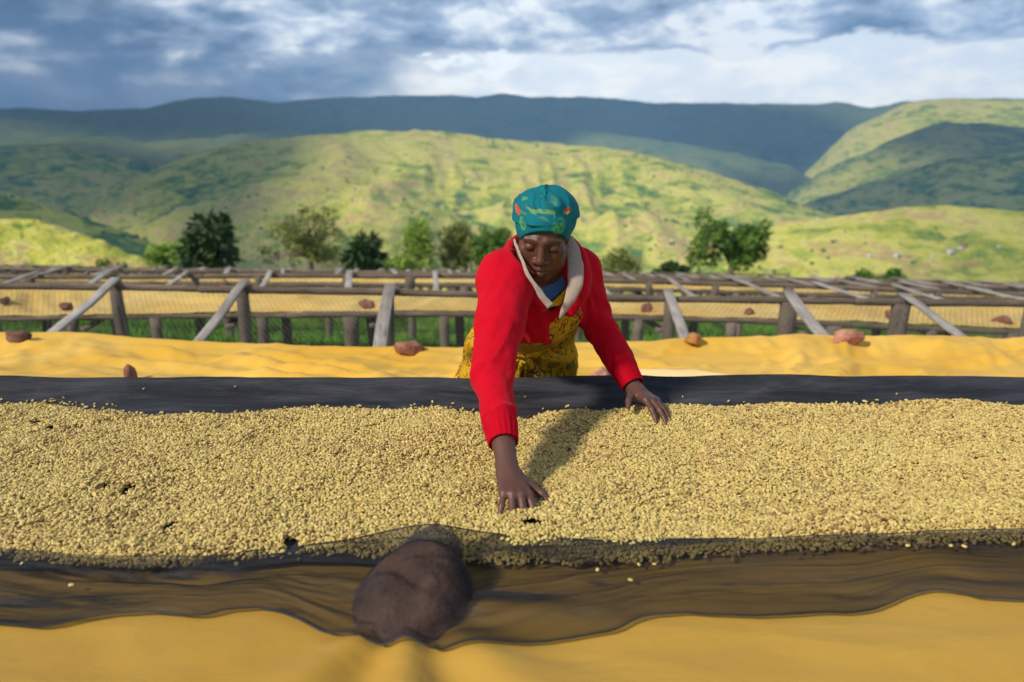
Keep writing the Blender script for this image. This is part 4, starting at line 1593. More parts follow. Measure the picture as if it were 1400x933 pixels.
def hand(wrist, xdir, zdir, side, curl, splay, scale=1.0):
    """side +1: thumb towards +Y of the hand frame"""
    M = frame(xdir, zdir)

    def W(x, y, z): return wrist + scale * (M @ np.array([x, y * side, z]))
    pr = []
    kn = {'i': (.088, .027, .004), 'm': (.092, .008, .006), 'r': (.087, -.011, .004), 'p': (.078, -.028, -.001)}
    ln = {'i': (.042, .025, .021), 'm': (.046, .029, .022), 'r': (.042, .027, .021), 'p': (.033, .020, .019)}
    first = True
    for f in 'imrp':
        x, y, z = kn[f]
        pr.append(Cap(W(.004, y * .55, -.002), W(x, y, z), .0145 * scale, .0105 * scale, .012))
        pr.append(Ell(W(x, y, z + .001), np.array([.0115, .0105, .0105]) * scale, M, .006))
    for i, f in enumerate('imrp'):
        x, y, z = kn[f]
        a = splay[i]
        p = np.array([x, y, z]); pitch = curl[i][0]
        r0 = .0094 if f != 'p' else .0082
        for j in range(3):
            dr = np.array([math.cos(pitch) * math.cos(a), math.cos(pitch) * math.sin(a), -math.sin(pitch)])
            q = p + dr * ln[f][j]
            rr = r0 * (1 - .12 * j); r1 = r0 * (1 - .12 * (j + 1))
            pr.append(Cap(W(*p), W(*q), rr * scale, r1 * scale, .0035))
            p = q
            if j < 2:
                pitch += curl[i][j + 1]
    # thumb
    t0 = (.014, .022, -.006); t1 = (.042, .048, -.008); t2 = (.064, .070, -.012); t3 = (.084, .082, -.022)
    pr += [Cap(W(*t0), W(*t1), .0155 * scale, .0125 * scale, .014), Cap(W(*t1), W(*t2), .0115 * scale, .0102 * scale, .004),
           Cap(W(*t2), W(*t3), .0102 * scale, .0080 * scale, .003)]
    pr.append(Cap(W(.03, .012, -.010), W(.07, .004, -.006), .014 * scale, .012 * scale, .012))
    pr.append(Cap(W(-.02, 0, 0), W(.02, 0, 0), .024 * scale, .021 * scale, .014))
    return pr


HX_R = at_z(716, 706, .940) - WR_R
HX_L = at_z(916, 567, .945) - WR_L
HAND_R = hand(WR_R, HX_R, (0.15, 0.0, 1.0), 1, [(.40, .35, .25), (.48, .35, .25), (.42, .35, .25), (.30, .4, .3)], (.20, .02, -.14, -.30), 1.0)
HAND_L = hand(WR_L, HX_L, (0.0, .42, 1.0), -1, [(.28, .22, .12), (.22, .2, .12), (.20, .2, .12), (.2, .25, .15)], (.07, .0, -.06, -.12), 1.0)


def head_prims():
    M = HEAD_M; C = HEAD_C

    def W(x, y, z): return C + M @ np.array([x, y, z])
    P = []
    P.append(Ell(W(0, .016, .022), (.074, .094, .088), M, .02))
    P.append(Ell(W(0, -.032, -.040), (.060, .060, .072), M, .025))
    P.append(Cap(W(-.030, -.035, -.078), W(.030, -.035, -.078), .034, .034, .03))
    P.append(Cap(W(-.010, -.066, -.106), W(.010, -.066, -.106), .021, .021, .022))
    P.append(Cap(W(-.052, -.004, -.060), W(-.034, -.040, -.088), .022, .020, .02))
    P.append(Cap(W(.052, -.004, -.060), W(.034, -.040, -.088), .022, .020, .02))
    for s in (-1, 1):
        P.append(Ell(W(s * .044, -.060, -.026), (.022, .020, .017), M, .018))        # cheekbone
        P.append(Ell(W(s * .036, -.066, -.055), (.022, .018, .024), M, .02))         # cheek
        P.append(Ell(W(s * .033, -.099, -.008), (.019, .014, .011), M, .012, True))  # eye socket
        P.append(Cap(W(s * .014, -.0815, .012), W(s * .046, -.070, .010), .009, .008, .016))   # brow
        P.append(Ell(W(s * .0325, -.074, -.010), (.0155, .0150, .0135), M, .003))    # lidded eye
        P.append(Cap(W(s * .018, -.0895, -.0155), W(s * .047, -.0815, -.0165), .0012, .0012, .0025, True))  # lid line
        P.append(Ell(W(s * .069, .014, -.020), (.007, .016, .028), rotm(R(29), R(4), R(-5) + s * .3), .006))   # ear
    P.append(Cap(W(0, -.086, .004), W(0, -.104, -.036), .0085, .0115, .010))         # nose bridge
    P.append(Ell(W(0, -.106, -.042), (.0125, .0115, .0105), M, .006))
    for s in (-1, 1):
        P.append(Ell(W(s * .0145, -.096, -.045), (.0095, .0110, .0080), M, .005))
        P.append(Ell(W(s * .007, -.103, -.0535), (.0042, .005, .003), M, .003, True))
    P.append(Ell(W(0, -.084, -.070), (.030, .018, .022), M, .016))                   # mouth mound
    P.append(Cap(W(-.020, -.093, -.0695), W(0, -.1005, -.0665), .0052, .0068, .006))
    P.append(Cap(W(.020, -.093, -.0695), W(0, -.1005, -.0665), .0052, .0068, .006))
    P.append(Cap(W(-.017, -.092, -.082), W(0, -.0985, -.084), .0058, .0085, .006))
    P.append(Cap(W(.017, -.092, -.082), W(0, -.0985, -.084), .0058, .0085, .006))
    P.append(Cap(W(-.024, -.0955, -.0752), W(0, -.1065, -.0745), .0014, .0018, .003, True))
    P.append(Cap(W(.024, -.0955, -.0752), W(0, -.1065, -.0745), .0014, .0018, .003, True))
    return P


def lerp(a, b, t): return a + (b - a) * t


def body_prims():
    P = [Ell(CHEST, (.15, .10, .17), frame(SH_L - SH_R, CHEST - HIPS), .05)]
    P += [Cap(lerp(CHEST, NECK, .4), NECK, .07, .055, .05), Cap(NECK, HEAD_C + HEAD_M @ np.array([0, .025, -.05]), .052, .054, .03)]
    P += [Cap(CHEST, WAIST, .115, .085, .06), Cap(WAIST, HIPS, .085, .12, .04)]
    P += [Cap(SH_R, SH_L, .058, .056, .05)]
    P += [Cap(SH_R, EL_R, .050, .038, .03), Cap(EL_R, lerp(EL_R, WR_R, .35), .037, .037, .02), Cap(lerp(EL_R, WR_R, .3), WR_R, .037, .0235, .02)]
    P += [Cap(SH_L, EL_L, .048, .038, .03), Cap(EL_L, lerp(EL_L, WR_L, .35), .037, .036, .02), Cap(lerp(EL_L, WR_L, .3), WR_L, .036, .0235, .02)]
    for s in (-1, 1):
        hip = HIPS + [s * .09, 0, -.05]; kn = HIPS + [s * .10, .02, -.48]; an = np.array([s * .10, 2.86, BASE[2] + .09])
        P += [Cap(hip, kn, .088, .058, .04), Cap(kn, lerp(kn, an, .3), .056, .058, .02), Cap(lerp(kn, an, .25), an, .058, .036, .02)]
        P += [Cap(an + [0, .02, -.03], an + [s * .02, -.14, -.055], .036, .028, .02)]
    P += HAND_R + HAND_L + head_prims()
    return P


def skin_finish(v, q):
    return v


def m_skin(nt, pos):
    at = nt.n('ShaderNodeAttribute', attribute_name='tone').outputs['Color']
    n = nt.noise(pos, 90, 4, 0.6)
    n2 = nt.noise(pos, 14, 3, 0.5)
    c = nt.mix(nt.m('MULTIPLY', n2, 0.5), at, nt.mix(0.5, at, lin(70, 38, 26)))
    return c, nt.bump(n, 0.25, 0.0015), nt.ramp(n, [(0.3, 0.42), (0.7, 0.58)])


M_SKIN = principled('dark_brown_skin', m_skin, 0.5, 0.45)
_bs = [n for n in M_SKIN.node_tree.nodes if n.type == 'BSDF_PRINCIPLED'][0]
_bs.inputs['Subsurface Weight'].default_value = 0.08
_bs.inputs['Subsurface Radius'].default_value = (0.02, 0.008, 0.004)
_bs.inputs['Subsurface Scale'].default_value = 0.3


def color_attr(me, cols):
    a = me.color_attributes.new('tone', 'FLOAT_COLOR', 'POINT')
    c = np.ones((len(cols), 4), np.float32); c[:, :3] = cols[:, :3]
    a.data.foreach_set('color', c.ravel())


woman = empty('person', BASE, 'woman in a red hoodie and teal headwrap bending over the beans with both hands', 'person')


def to_local(v): return v - BASE


def build_body():
    P = body_prims()
    allp = np.concatenate([[p.a - .1, p.b - .1, p.a + .1, p.b + .1] if isinstance(p, Cap) else [p.c - .2, p.c + .2] for p in P])
    lo, hi = allp.min(0), allp.max(0)
    lo[2] = BASE[2] - .02
    v, q = surface(P, lo, hi, .0026)
    # tone: brown skin, paler palms' sides and knuckles, darker lips and lash lines
    c = np.tile(np.array(lin(88, 49, 33)[:3]), (len(v), 1))
    dh = np.minimum(np.linalg.norm(v - WR_R, axis=1), np.linalg.norm(v - WR_L, axis=1))
    w = np.clip(1 - (dh - .12) / .1, 0, 1)[:, None]
    c = c * (1 - w) + np.array(lin(92, 60, 50)[:3]) * w
    L = (v - HEAD_C) @ HEAD_M
    lip = np.exp(-((L[:, 0] / .024) ** 4)) * (np.exp(-(((L[:, 2] + .068) / .0058) ** 4)) + np.exp(-(((L[:, 2] + .084) / .0075) ** 4))) * (L[:, 1] < -.07)
    lip = np.clip(lip, 0, 1)[:, None]
    c = c * (1 - .55 * lip) + np.array(lin(104, 62, 58)[:3]) * .55 * lip
    for s in (-1, 1):
        u = (L[:, 0] * s - .033) / .018
        br = np.exp(-u ** 4) * np.exp(-(((L[:, 2] - .016 + .004 * u * u) / .0040) ** 2)) * (L[:, 1] < -.05)
        la = np.exp(-u ** 4 * 1.3) * np.exp(-(((L[:, 2] + .0165 + .002 * u * u) / .0024) ** 2)) * (L[:, 1] < -.05)
        m = np.clip(.75 * br + 1.0 * la, 0, 1)[:, None]
        c = c * (1 - m) + np.array(lin(22, 14, 12)[:3]) * m
    # paler undersides of the fingers and palms
    nrm = vnormals(v, q)
    pal = (np.clip(-nrm[:, 2] - .1, 0, 1) * np.clip(1 - (dh - .16) / .04, 0, 1))[:, None]
    c = c * (1 - pal) + np.array(lin(160, 112, 96)[:3]) * pal
    me = mesh_np('body', to_local(v), q)
    color_attr(me, c)
    link('body', me, M_SKIN, woman)
    print('body', len(v), len(q))


build_body()


# ---------------------------------------------------------------- clothing
def m_red(nt, pos):
    n = nt.noise(pos, 500, 2, 0.6)
    n2 = nt.noise(pos, 12, 4, 0.6)
    c = nt.mix(n2, lin(172, 4, 28), lin(190, 10, 34))
    return c, nt.bump(nt.m('ADD', nt.m('MULTIPLY', n, .25), nt.noise(pos, 24, 4, .6)), 0.25, 0.004)


M_RED = principled('red_fleece', m_red, 0.92, 0.08)
_bs = [n for n in M_RED.node_tree.nodes if n.type == 'BSDF_PRINCIPLED'][0]
_bs.inputs['Sheen Weight'].default_value = 0.12
_bs.inputs['Sheen Tint'].default_value = (1, .3, .3, 1)


def m_rib(nt, pos):
    tc = nt.n('ShaderNodeTexCoord').outputs['Object']
    n = nt.noise(tc, 120, 3, 0.6)
    return nt.mix(n, lin(164, 3, 26), lin(182, 8, 32)), nt.bump(n, 0.4, 0.003)


M_RIB = principled('red_ribbing', m_rib, 0.9, 0.08)


def m_fleece(nt, pos):
    n = nt.noise(pos, 70, 5, 0.7)
    return nt.mix(n, lin(138, 120, 108), lin(182, 164, 150)), nt.bump(n, 0.6, 0.004)


M_LINING = principled('beige_lining', m_fleece, 0.95, 0.05)


def m_blue(nt, pos):
    n = nt.noise(pos, 30, 4, 0.6)
    return nt.mix(n, lin(64, 104, 168), lin(88, 134, 196)), nt.bump(n, 0.3, 0.003)


M_BLUE = principled('blue_shirt', m_blue, 0.85, 0.15)


def folds(v, n, pts_axis, amp, freq, seed, tight=1.0):
    """cross-wise creases along a limb: displacement along normals"""
    a, b = pts_axis
    ab = b - a; L = np.linalg.norm(ab)
    t = ((v - a) @ ab) / (L * L)
    fr = frame(ab, (0.1, .9, .3))
    loc = (v - a) @ fr
    th = np.arctan2(loc[:, 2], loc[:, 1])
    u = t * freq + .8 * np.cos(th + seed) + .3 * np.sin(2 * th)
    w = .8 * ridged(u * .8, np.cos(th) * .8 + seed, 2, seed, .3) + .5 * fbm(u * .6, np.sin(th) + seed, 2, seed + 1)
    return n * (amp * w * np.clip((t + .15) * 5, 0, 1) * np.clip((1.12 - t) * 6, 0, 1))[:, None]


CF_R = lerp(EL_R, WR_R, .62); CF_L = lerp(EL_L, WR_L, .80)


def hoodie_prims():
    fr = frame(SH_L - SH_R, CHEST - HIPS)
    up = fr[:, 2]; nrm = fr[:, 1]
    P = [Ell(CHEST, (.182, .125, .165), fr, .05)]
    P += [Cap(SH_R, SH_L, .075, .073, .06)]
    P += [Cap(CHEST, lerp(CHEST, WAIST, .6), .140, .128, .05)]
    # the hem: level at the left, open and slanting up at the right
    tor = list(P)
    g = np.cross(ray(700, 468), ray(748, 468)); g = g / np.linalg.norm(g)
    g = g if g[2] < 0 else -g
    P.append(Half(CAM, g, .006))
    P.append(Cap(A(775, 458, 1.9), A(775, 458, 2.7), .046, .062, .006, True))
    P.append(Cap(A(781, 438, 1.9), A(781, 438, 2.7), .020, .028, .006, True))
    P += [Cap(SH_R, lerp(SH_R, EL_R, .5), .078, .064, .045), Cap(lerp(SH_R, EL_R, .45), EL_R, .064, .054, .02), Cap(EL_R, lerp(EL_R, CF_R, .8), .052, .043, .015), Cap(lerp(EL_R, CF_R, .74), CF_R, .040, .034, .007)]
    P += [Cap(SH_L, lerp(SH_L, EL_L, .5), .070, .060, .045), Cap(lerp(SH_L, EL_L, .45), EL_L, .060, .053, .02), Cap(EL_L, lerp(EL_L, CF_L, .8), .053, .043, .015), Cap(lerp(EL_L, CF_L, .74), CF_L, .039, .035, .007)]
    # roll of the hood round the back and sides of the neck
    return P


def build_hoodie():
    P = hoodie_prims()
    # cut flat across the cuffs, the hem and the open neck
    dR = (WR_R - EL_R); dL = (WR_L - EL_L)
    neck_hole = [Cap(A(752, 400, 2.20), A(750, 330, 2.10), .068, .11, .012, True),
                 Cap(A(762, 430, 2.18), A(756, 395, 2.12), .024, .060, .010, True),
                 # zip opening running down to the hem
                 Cap(A(768, 425, 2.20), A(769, 470, 2.30), .020, .055, .008, True), Cap(A(768, 425, 2.08), A(767, 470, 2.10), .020, .050, .008, True)]
    P = P + neck_hole
    allp = np.stack([SH_R, SH_L, EL_R, EL_L, CF_R, CF_L, CHEST, WAIST])
    v, q = surface(P, allp.min(0) - .22, allp.max(0) + .22, .0040)
    n = vnormals(v, q)
    # remove everything below the hem
    hemc = lerp(CHEST, WAIST, .62); hn = WAIST - CHEST; hn /= np.linalg.norm(hn)
    P = [P[0], P[1], P[2]] + P[6:]
    near_R = np.minimum(P[4].d(v), np.minimum(P[5].d(v), np.minimum(P[6].d(v), P[3].d(v)))); near_L = np.minimum(np.minimum(P[8].d(v), P[9].d(v)), np.minimum(P[7].d(v), P[10].d(v)))
    isarm = np.minimum(near_R, near_L) < .02
    d = np.zeros_like(v)
    wR = np.clip(1 - np.minimum(P[3].d(v), np.minimum(P[4].d(v), P[5].d(v))) / .03, 0, 1)[:, None]
    wL = np.clip(1 - np.minimum(P[7].d(v), np.minimum(P[8].d(v), P[9].d(v))) / .03, 0, 1)[:, None]
    d += folds(v, n, (SH_R, EL_R), .0070, 3.0, 3) * wR + folds(v, n, (EL_R, CF_R), .0085, 4.6, 5) * wR
    d += folds(v, n, (SH_L, EL_L), .0070, 3.6, 7) * wL + folds(v, n, (EL_L, CF_L), .0075, 4.6, 9) * wL
    wb = (1 - np.maximum(wR, wL))
    d += n * (.0130 * ridged(v[:, 0] * 11 + v[:, 2] * 6 + .5 * v[:, 1] * 9, v[:, 2] * 5, 3, 15))[:, None] * wb
    d += n * (.0015 * vnoise3(v, 60, 21))[:, None]
    v = v + d
    me = mesh_np('hoodie', to_local(v), q)
    link('hoodie', me, M_RED, woman)
    # rib cuffs
    for (e, w_, c, r0) in ((EL_R, WR_R, CF_R, .0405), (EL_L, WR_L, CF_L, .0400)):
        ax = (w_ - e) / np.linalg.norm(w_ - e)
        fr = frame(ax, (0, .2, 1))
        nt_, ns = 72, 9
        b = Bag()
        th = np.arange(nt_) * 2 * np.pi / nt_
        prof = [(-.052, 1.00), (-.048, 1.10), (-.02, 1.06), (.012, .98), (.030, .92), (.033, .88), (.030, .82), (.01, .80), (-.02, .80)]
        V = []
        for k, (s, f) in enumerate(prof):
            rr = r0 * f * (1 + .022 * np.sign(np.sin(th * 18)) * (1 < k < 6))
            V.append(c + ax * s + rr[:, None] * (np.cos(th)[:, None] * fr[:, 1] + np.sin(th)[:, None] * fr[:, 2]))
        V = np.stack(V, 1).reshape(-1, 3)
        link('cuff', mesh_np('cuff', to_local(V), grid_faces(nt_, len(prof), True)), M_RIB, woman)
    print('hoodie', len(v))


build_hoodie()


def ribbon(name, path, outs, widths, thick, mat, parent, profile=None, nprof=9, n=70):
    """a swept band: path points, outward vectors, half widths"""
    from numpy import interp
    path = np.asarray(path, float); outs = np.asarray(outs, float); widths = np.asarray(widths, float)
    t = np.linspace(0, len(path) - 1, n)
    k = np.arange(len(path))

    def sm(a):
        r = np.stack([np.interp(t, k, a[:, i]) for i in range(a.shape[1])], 1)
        for _ in range(8):
            r[1:-1] = (r[:-2] + 2 * r[1:-1] + r[2:]) / 4
        return r
    p = sm(path); o = sm(outs); o /= np.linalg.norm(o, axis=1)[:, None]; w = sm(widths[:, None])[:, 0]
    tan = np.gradient(p, axis=0); tan /= np.linalg.norm(tan, axis=1)[:, None]
    up = np.cross(tan, o); up /= np.linalg.norm(up, axis=1)[:, None]
    th = np.arange(14) * 2 * np.pi / 14
    V = p[:, None] + (np.cos(th)[None, :, None] * up[:, None] * w[:, None, None]) + (np.sin(th)[None, :, None] * o[:, None] * thick)
    V = V.reshape(-1, 3)
    V += .0018 * vnoise3(V, 45, 8)[:, None]
    f = grid_faces(n, 14)
    f = np.concatenate([f, np.stack([np.arange(n - 1) * 14 + 13, (np.arange(n - 1) + 1) * 14 + 13, (np.arange(n - 1) + 1) * 14, np.arange(n - 1) * 14], -1)])
    caps = np.array([(0, i, i + 1) for i in range(1, 13)] + [((n - 1) * 14, (n - 1) * 14 + i + 1, (n - 1) * 14 + i) for i in range(1, 13)])
    return link(name, mesh_np(name, to_local(V), [f, caps]), mat, parent)


def build_hood():
    # red outer roll of the hood from the left front, behind the neck, to the right front
    outer = [A(742, 424, 2.12), A(720, 402, 2.12), A(700, 375, 2.15), A(691, 350, 2.20), A(699, 334, 2.30), A(745, 335, 2.40), A(776, 335, 2.34), A(794, 350, 2.27), A(802, 378, 2.22), A(795, 405, 2.19), A(776, 432, 2.20)]
    outv = [(-.6, -.6, .4), (-.7, -.5, .4), (-.9, -.2, .3), (-.8, .3, .4), (-.3, .9, .4), (0, 1, .4), (.3, .9, .4), (.9, .2, .3), (.95, -.1, .3), (.9, -.3, .2), (.6, -.5, 0)]
    w = [.012, .024, .032, .036, .042, .05, .05, .045, .042, .032, .012]
    hood = ribbon('hood', outer, outv, w, .020, M_RED, woman)
    # beige lining folded outwards, narrow at the left and broad at the right
    left = [A(753, 419, 2.05), A(744, 409, 2.045), A(731, 390, 2.035), A(718, 368, 2.04), A(709, 345, 2.08), A(704, 328, 2.15)]
    lo = [(-.2, -.9, .3), (-.2, -.9, .3), (-.4, -.9, .3), (-.5, -.8, .3), (-.7, -.6, .3), (-.8, -.2, .3)]
    ribbon('hood_lining', left, lo, [.011, .009, .006, .005, .005, .005], .0040, M_LINING, hood, n=50)
    right = [A(778, 324, 2.22), A(783, 342, 2.18), A(787, 365, 2.15), A(787, 388, 2.13), A(780, 408, 2.13), A(769, 428, 2.145), A(765, 436, 2.16)]
    ro = [(.2, -.9, .3), (.1, -1, .3), (.1, -1, .3), (.0, -1, .3), (0, -1, .2), (0, -1, 0), (0, -1, 0)]
    ribbon('hood_lining', right, ro, [.014, .021, .025, .023, .017, .008, .004], .008, M_LINING, hood, n=60)


build_hood()


def torso_prims(g):
    fr = frame(SH_L - SH_R, CHEST - HIPS)
    return [Ell(CHEST, (.182 - g, .125 - g, .165 - g), fr, .05), Cap(SH_R, SH_L, .075 - g, .073 - g, .06), Cap(CHEST, lerp(CHEST, WAIST, .9), .140 - g, .128 - g, .05), Cap(lerp(CHEST, WAIST, .9), lerp(WAIST, HIPS, .1), .112 - g, .100 - g, .03)]


def m_shirt(nt, pos):
    at = nt.n('ShaderNodeAttribute', attribute_name='tone').outputs['Color']
    n = nt.noise(pos, 30, 4, 0.6)
    return nt.mix(nt.m('MULTIPLY', n, .25), at, (0.01, 0.02, 0.05, 1)), nt.bump(n, 0.35, 0.003)


M_SHIRT = principled('blue_printed_shirt', m_shirt, 0.85, 0.15)


def project(v):
    r = v - CAM
    d = r @ FWD
    return 700 + 1000 * (r @ RT) / d, 466.5 - 1000 * (r @ UP) / d


def build_shirt():
    P = torso_prims(.016) + [Cap(lerp(CHEST, NECK, .3), lerp(CHEST, NECK, 1.08), .098, .084, .04),
                             Cap(A(752, 370, 2.19), A(747, 335, 2.06), .014, .066, .008, True)]
    v, q = surface(P, CHEST - .3, CHEST + .3, .003)
    n = vnormals(v, q)
    v = v + n * (.004 * ridged(v[:, 0] * 14, v[:, 2] * 9, 3, 5))[:, None]
    a = (v - A(768, 412, 2.2))
    c = np.tile(np.array(lin(70, 110, 172)[:3]), (len(v), 1))
    # yellow and black brush shapes printed low on the chest
    X = v[:, 0] - A(766, 412, 2.2)[0]; Z = v[:, 2] - A(766, 412, 2.2)[2]
    w = X * 1.0 + Z * .35
    m = (Z < .016 + .9 * X) & (Z < .03)
    low = Z < -.045
    yel = np.array(lin(226, 198, 34)[:3]); blk = np.array(lin(18, 17, 18)[:3])
    n1 = vnoise(v[:, 0] * 42 + 3, v[:, 2] * 30, 5) + .4 * vnoise(v[:, 0] * 90, v[:, 2] * 90, 7)
    c[m] = yel
    c[m & (n1 > .12)] = blk
    edge = np.abs(Z - .016 - .9 * X) < .0035
    c[edge & (Z < .035)] = blk
    c[low] = np.array(lin(176, 134, 30)[:3])
    me = mesh_np('shirt', to_local(v), q)
    color_attr(me, c)
    link('shirt', me, M_SHIRT, woman)


build_shirt()


# printed wrap skirt
def m_wrap_cloth(nt, pos):
    uv = nt.n('ShaderNodeAttribute', attribute_name='patt').outputs['Vector']
    wp = nt.n('ShaderNodeTexNoise'); nt.put(wp.inputs['Vector'], uv); wp.inputs['Scale'].default_value = 2.6
    sc0 = nt.n('ShaderNodeVectorMath', operation='SCALE'); nt.put(sc0.inputs[0], wp.outputs['Color']); sc0.inputs['Scale'].default_value = 0.35
    uvw = nt.vm('ADD', uv, sc0.outputs[0])
    d1 = nt.vor(uvw, 4.6, 'F1', 'Distance')            # paisley drops: warped rings round scattered centres
    cc = nt.n('ShaderNodeSeparateColor'); nt.put(cc.inputs[0], nt.vor(uvw, 4.6, 'F1', 'Color'))
    d2 = nt.vor(uvw, 13.0, 'F1', 'Distance')
    c2 = nt.n('ShaderNodeSeparateColor'); nt.put(c2.inputs[0], nt.vor(uvw, 13.0, 'F1', 'Color'))

    def ring(d, r, w): return nt.smooth(nt.m('ABSOLUTE', nt.m('SUBTRACT', d, r)), w, w * .45)
    c = nt.mix(nt.noise(uv, 3, 2, .5), lin(182, 132, 14), lin(210, 164, 30))
    c = nt.mix(nt.m('MULTIPLY', nt.smooth(d1, .36, .33), nt.m('GREATER_THAN', cc.outputs[0], .2)), c, lin(200, 130, 26))
    c = nt.mix(nt.m('MULTIPLY', nt.smooth(d1, .20, .18), nt.m('GREATER_THAN', cc.outputs[1], .25)), c, lin(78, 138, 84))
    c = nt.mix(nt.m('MULTIPLY', nt.smooth(d2, .26, .20), nt.m('GREATER_THAN', c2.outputs[0], .45)), c, lin(168, 126, 110))
    c = nt.mix(nt.m('MULTIPLY', nt.smooth(d2, .20, .14), nt.m('GREATER_THAN', c2.outputs[1], .66)), c, lin(60, 120, 84))
    c = nt.mix(nt.m('MULTIPLY', ring(d1, .37, .045), .95), c, lin(46, 36, 26))
    c = nt.mix(nt.m('MULTIPLY', ring(d1, .21, .032), .9), c, lin(52, 40, 30))
    c = nt.mix(nt.m('MULTIPLY', ring(d2, .30, .05), nt.m('MULTIPLY', nt.m('GREATER_THAN', c2.outputs[2], .55), .7)), c, lin(60, 48, 34))
    cl = nt.m('ABSOLUTE', nt.m('SUBTRACT', nt.m('FRACT', nt.m('MULTIPLY', nt.noise(uvw, 3.0, 2, .5), 7.0)), 0.5))
    c = nt.mix(nt.m('MULTIPLY', nt.smooth(cl, .09, .03), .8), c, lin(44, 34, 26))
    fine = nt.noise(uv, 60, 2, .5)
    return c, nt.bump(fine, 0.2, 0.002)


M_KITENGE = principled('patterned_cotton', m_wrap_cloth, 0.85, 0.15)


def build_skirt():
    rings = [
        # centre x, y, z, half width, half depth, yaw
        (A(722, 410, 2.52), .165, .10), (A(719, 440, 2.56), .175, .115), (A(712, 470, 2.64), .195, .13), (A(706, 500, 2.74), .215, .145), (A(702, 530, 2.80), .232, .160),
        (np.array([.0, 2.80, .80]), .242, .17), (np.array([.0, 2.82, .50]), .25, .18), (np.array([.0, 2.82, .20]), .255, .185), (np.array([.0, 2.82, BASE[2] + .10]), .262, .19)]
    C = np.array([r[0] for r in rings]); Wd = np.array([r[1] for r in rings]); Dp = np.array([r[2] for r in rings])
    s = np.linspace(0, len(rings) - 1, 150); k = np.arange(len(rings))
    c = np.stack([np.interp(s, k, C[:, i]) for i in range(3)], 1)
    for _ in range(12):
        c[1:-1] = (c[:-2] + 2 * c[1:-1] + c[2:]) / 4
    w = np.interp(s, k, Wd); dp = np.interp(s, k, Dp)
    th = np.arange(240) * 2 * np.pi / 240
    TH, S_ = np.meshgrid(th, s, indexing='ij')
    # knot at the front, folds fan out from it
    kth = -math.pi / 2 + .10; ks = 2.25
    dth = (TH - kth + np.pi) % (2 * np.pi) - np.pi
    ang = np.arctan2(dth * .20, (S_ - ks) * .09 + 1e-3)
    rad = np.hypot(dth * .20, (S_ - ks) * .09)
    fan = np.sin(ang * 11 + 1.5 * np.sin(ang * 3)) * np.exp(-(rad / .30) ** 2) * np.clip(rad / .03, 0, 1) * (1 - .2 * np.cos(ang))
    vert = ridged(TH * 2.2 + .15 * S_, S_ * .35, 3, 77)
    dis = .020 * fan + .007 * vert * np.clip(S_ / 3, .3, 2) + .004 * fbm(TH * 5, S_ * 3, 3, 79)
    tw = 1.0
    X = c[:, 0][None] + (w[None] + dis) * np.cos(TH)
    Y = c[:, 1][None] + (dp[None] + dis) * np.sin(TH)
    Z = np.broadcast_to(c[:, 2][None], X.shape)
    # tilt the upper rings with the bent torso
    tilt = np.clip(1 - S_ / 3.5, 0, 1) * .55
    Z = Z + (Y - c[:, 1][None]) * tilt * -.6 * 1.0
    V = np.stack([X, Y, Z], -1).reshape(-1, 3)
    me = mesh_np('wrap_skirt', to_local(V), grid_faces(240, 150, True))
    pa = np.stack([TH / (2 * np.pi) * 6.2, S_ * .42, TH * 0], -1).reshape(-1, 3)
    # keep the print seamless at the back by reading a cylinder
    pa = np.stack([np.cos(TH) * 1.0, np.sin(TH) * 1.0, S_ * .45], -1).reshape(-1, 3)
    a = me.attributes.new('patt', 'FLOAT_VECTOR', 'POINT'); a.data.foreach_set('vector', pa.astype(np.float32).ravel())
    sk = link('wrap_skirt', me, M_KITENGE, woman)
    md = sk.modifiers.new('thickness', 'SOLIDIFY'); md.thickness = .003; md.offset = -1

    def on(thv, sv, out=.006):
        j = np.interp(sv, s, np.arange(len(s))); j = int(round(j)); i = int(round((thv % (2 * np.pi)) / (2 * np.pi) * 240)) % 240
        p = V.reshape(240, 150, 3)[i, j]
        nrm = np.array([math.cos(thv), math.sin(thv), .2]); nrm /= np.linalg.norm(nrm)
        return p + nrm * out
    # knot with hanging ends
    b = Bag()
    for (pts, r) in (([on(kth - .28, ks - .22, .006), on(kth - .12, ks - .05, .016), on(kth, ks, .020), on(kth + .14, ks - .10, .014), on(kth + .34, ks - .3, .004)], .014),
                     ([on(kth - .02, ks - .12, .018), on(kth + .02, ks + .05, .028), on(kth + .0, ks + .2, .016)], .017),
                     ([on(kth - .04, ks + .1, .018), on(kth - .07, ks + .7, .012), on(kth - .06, ks + 1.3, .010), on(kth - .10, ks + 2.0, .008)], .008)):
        pts = np.array(pts)
        t = np.linspace(0, len(pts) - 1, 24)
        pp = np.stack([np.interp(t, np.arange(len(pts)), pts[:, i]) for i in range(3)], 1)
        for _ in range(4):
            pp[1:-1] = (pp[:-2] + 2 * pp[1:-1] + pp[2:]) / 4
        b.tube(pp, r * (1 + .25 * np.sin(t * 5)), 10)
    me = b.mesh('knot')
    me.transform(Matrix.Translation(Vector((-BASE).tolist())))
    co = np.empty(len(me.vertices) * 3, np.float32); me.vertices.foreach_get('co', co)
    a = me.attributes.new('patt', 'FLOAT_VECTOR', 'POINT'); a.data.foreach_set('vector', (co.reshape(-1, 3) * 4.5).ravel())
    link('knot', me, M_KITENGE, sk)


build_skirt()


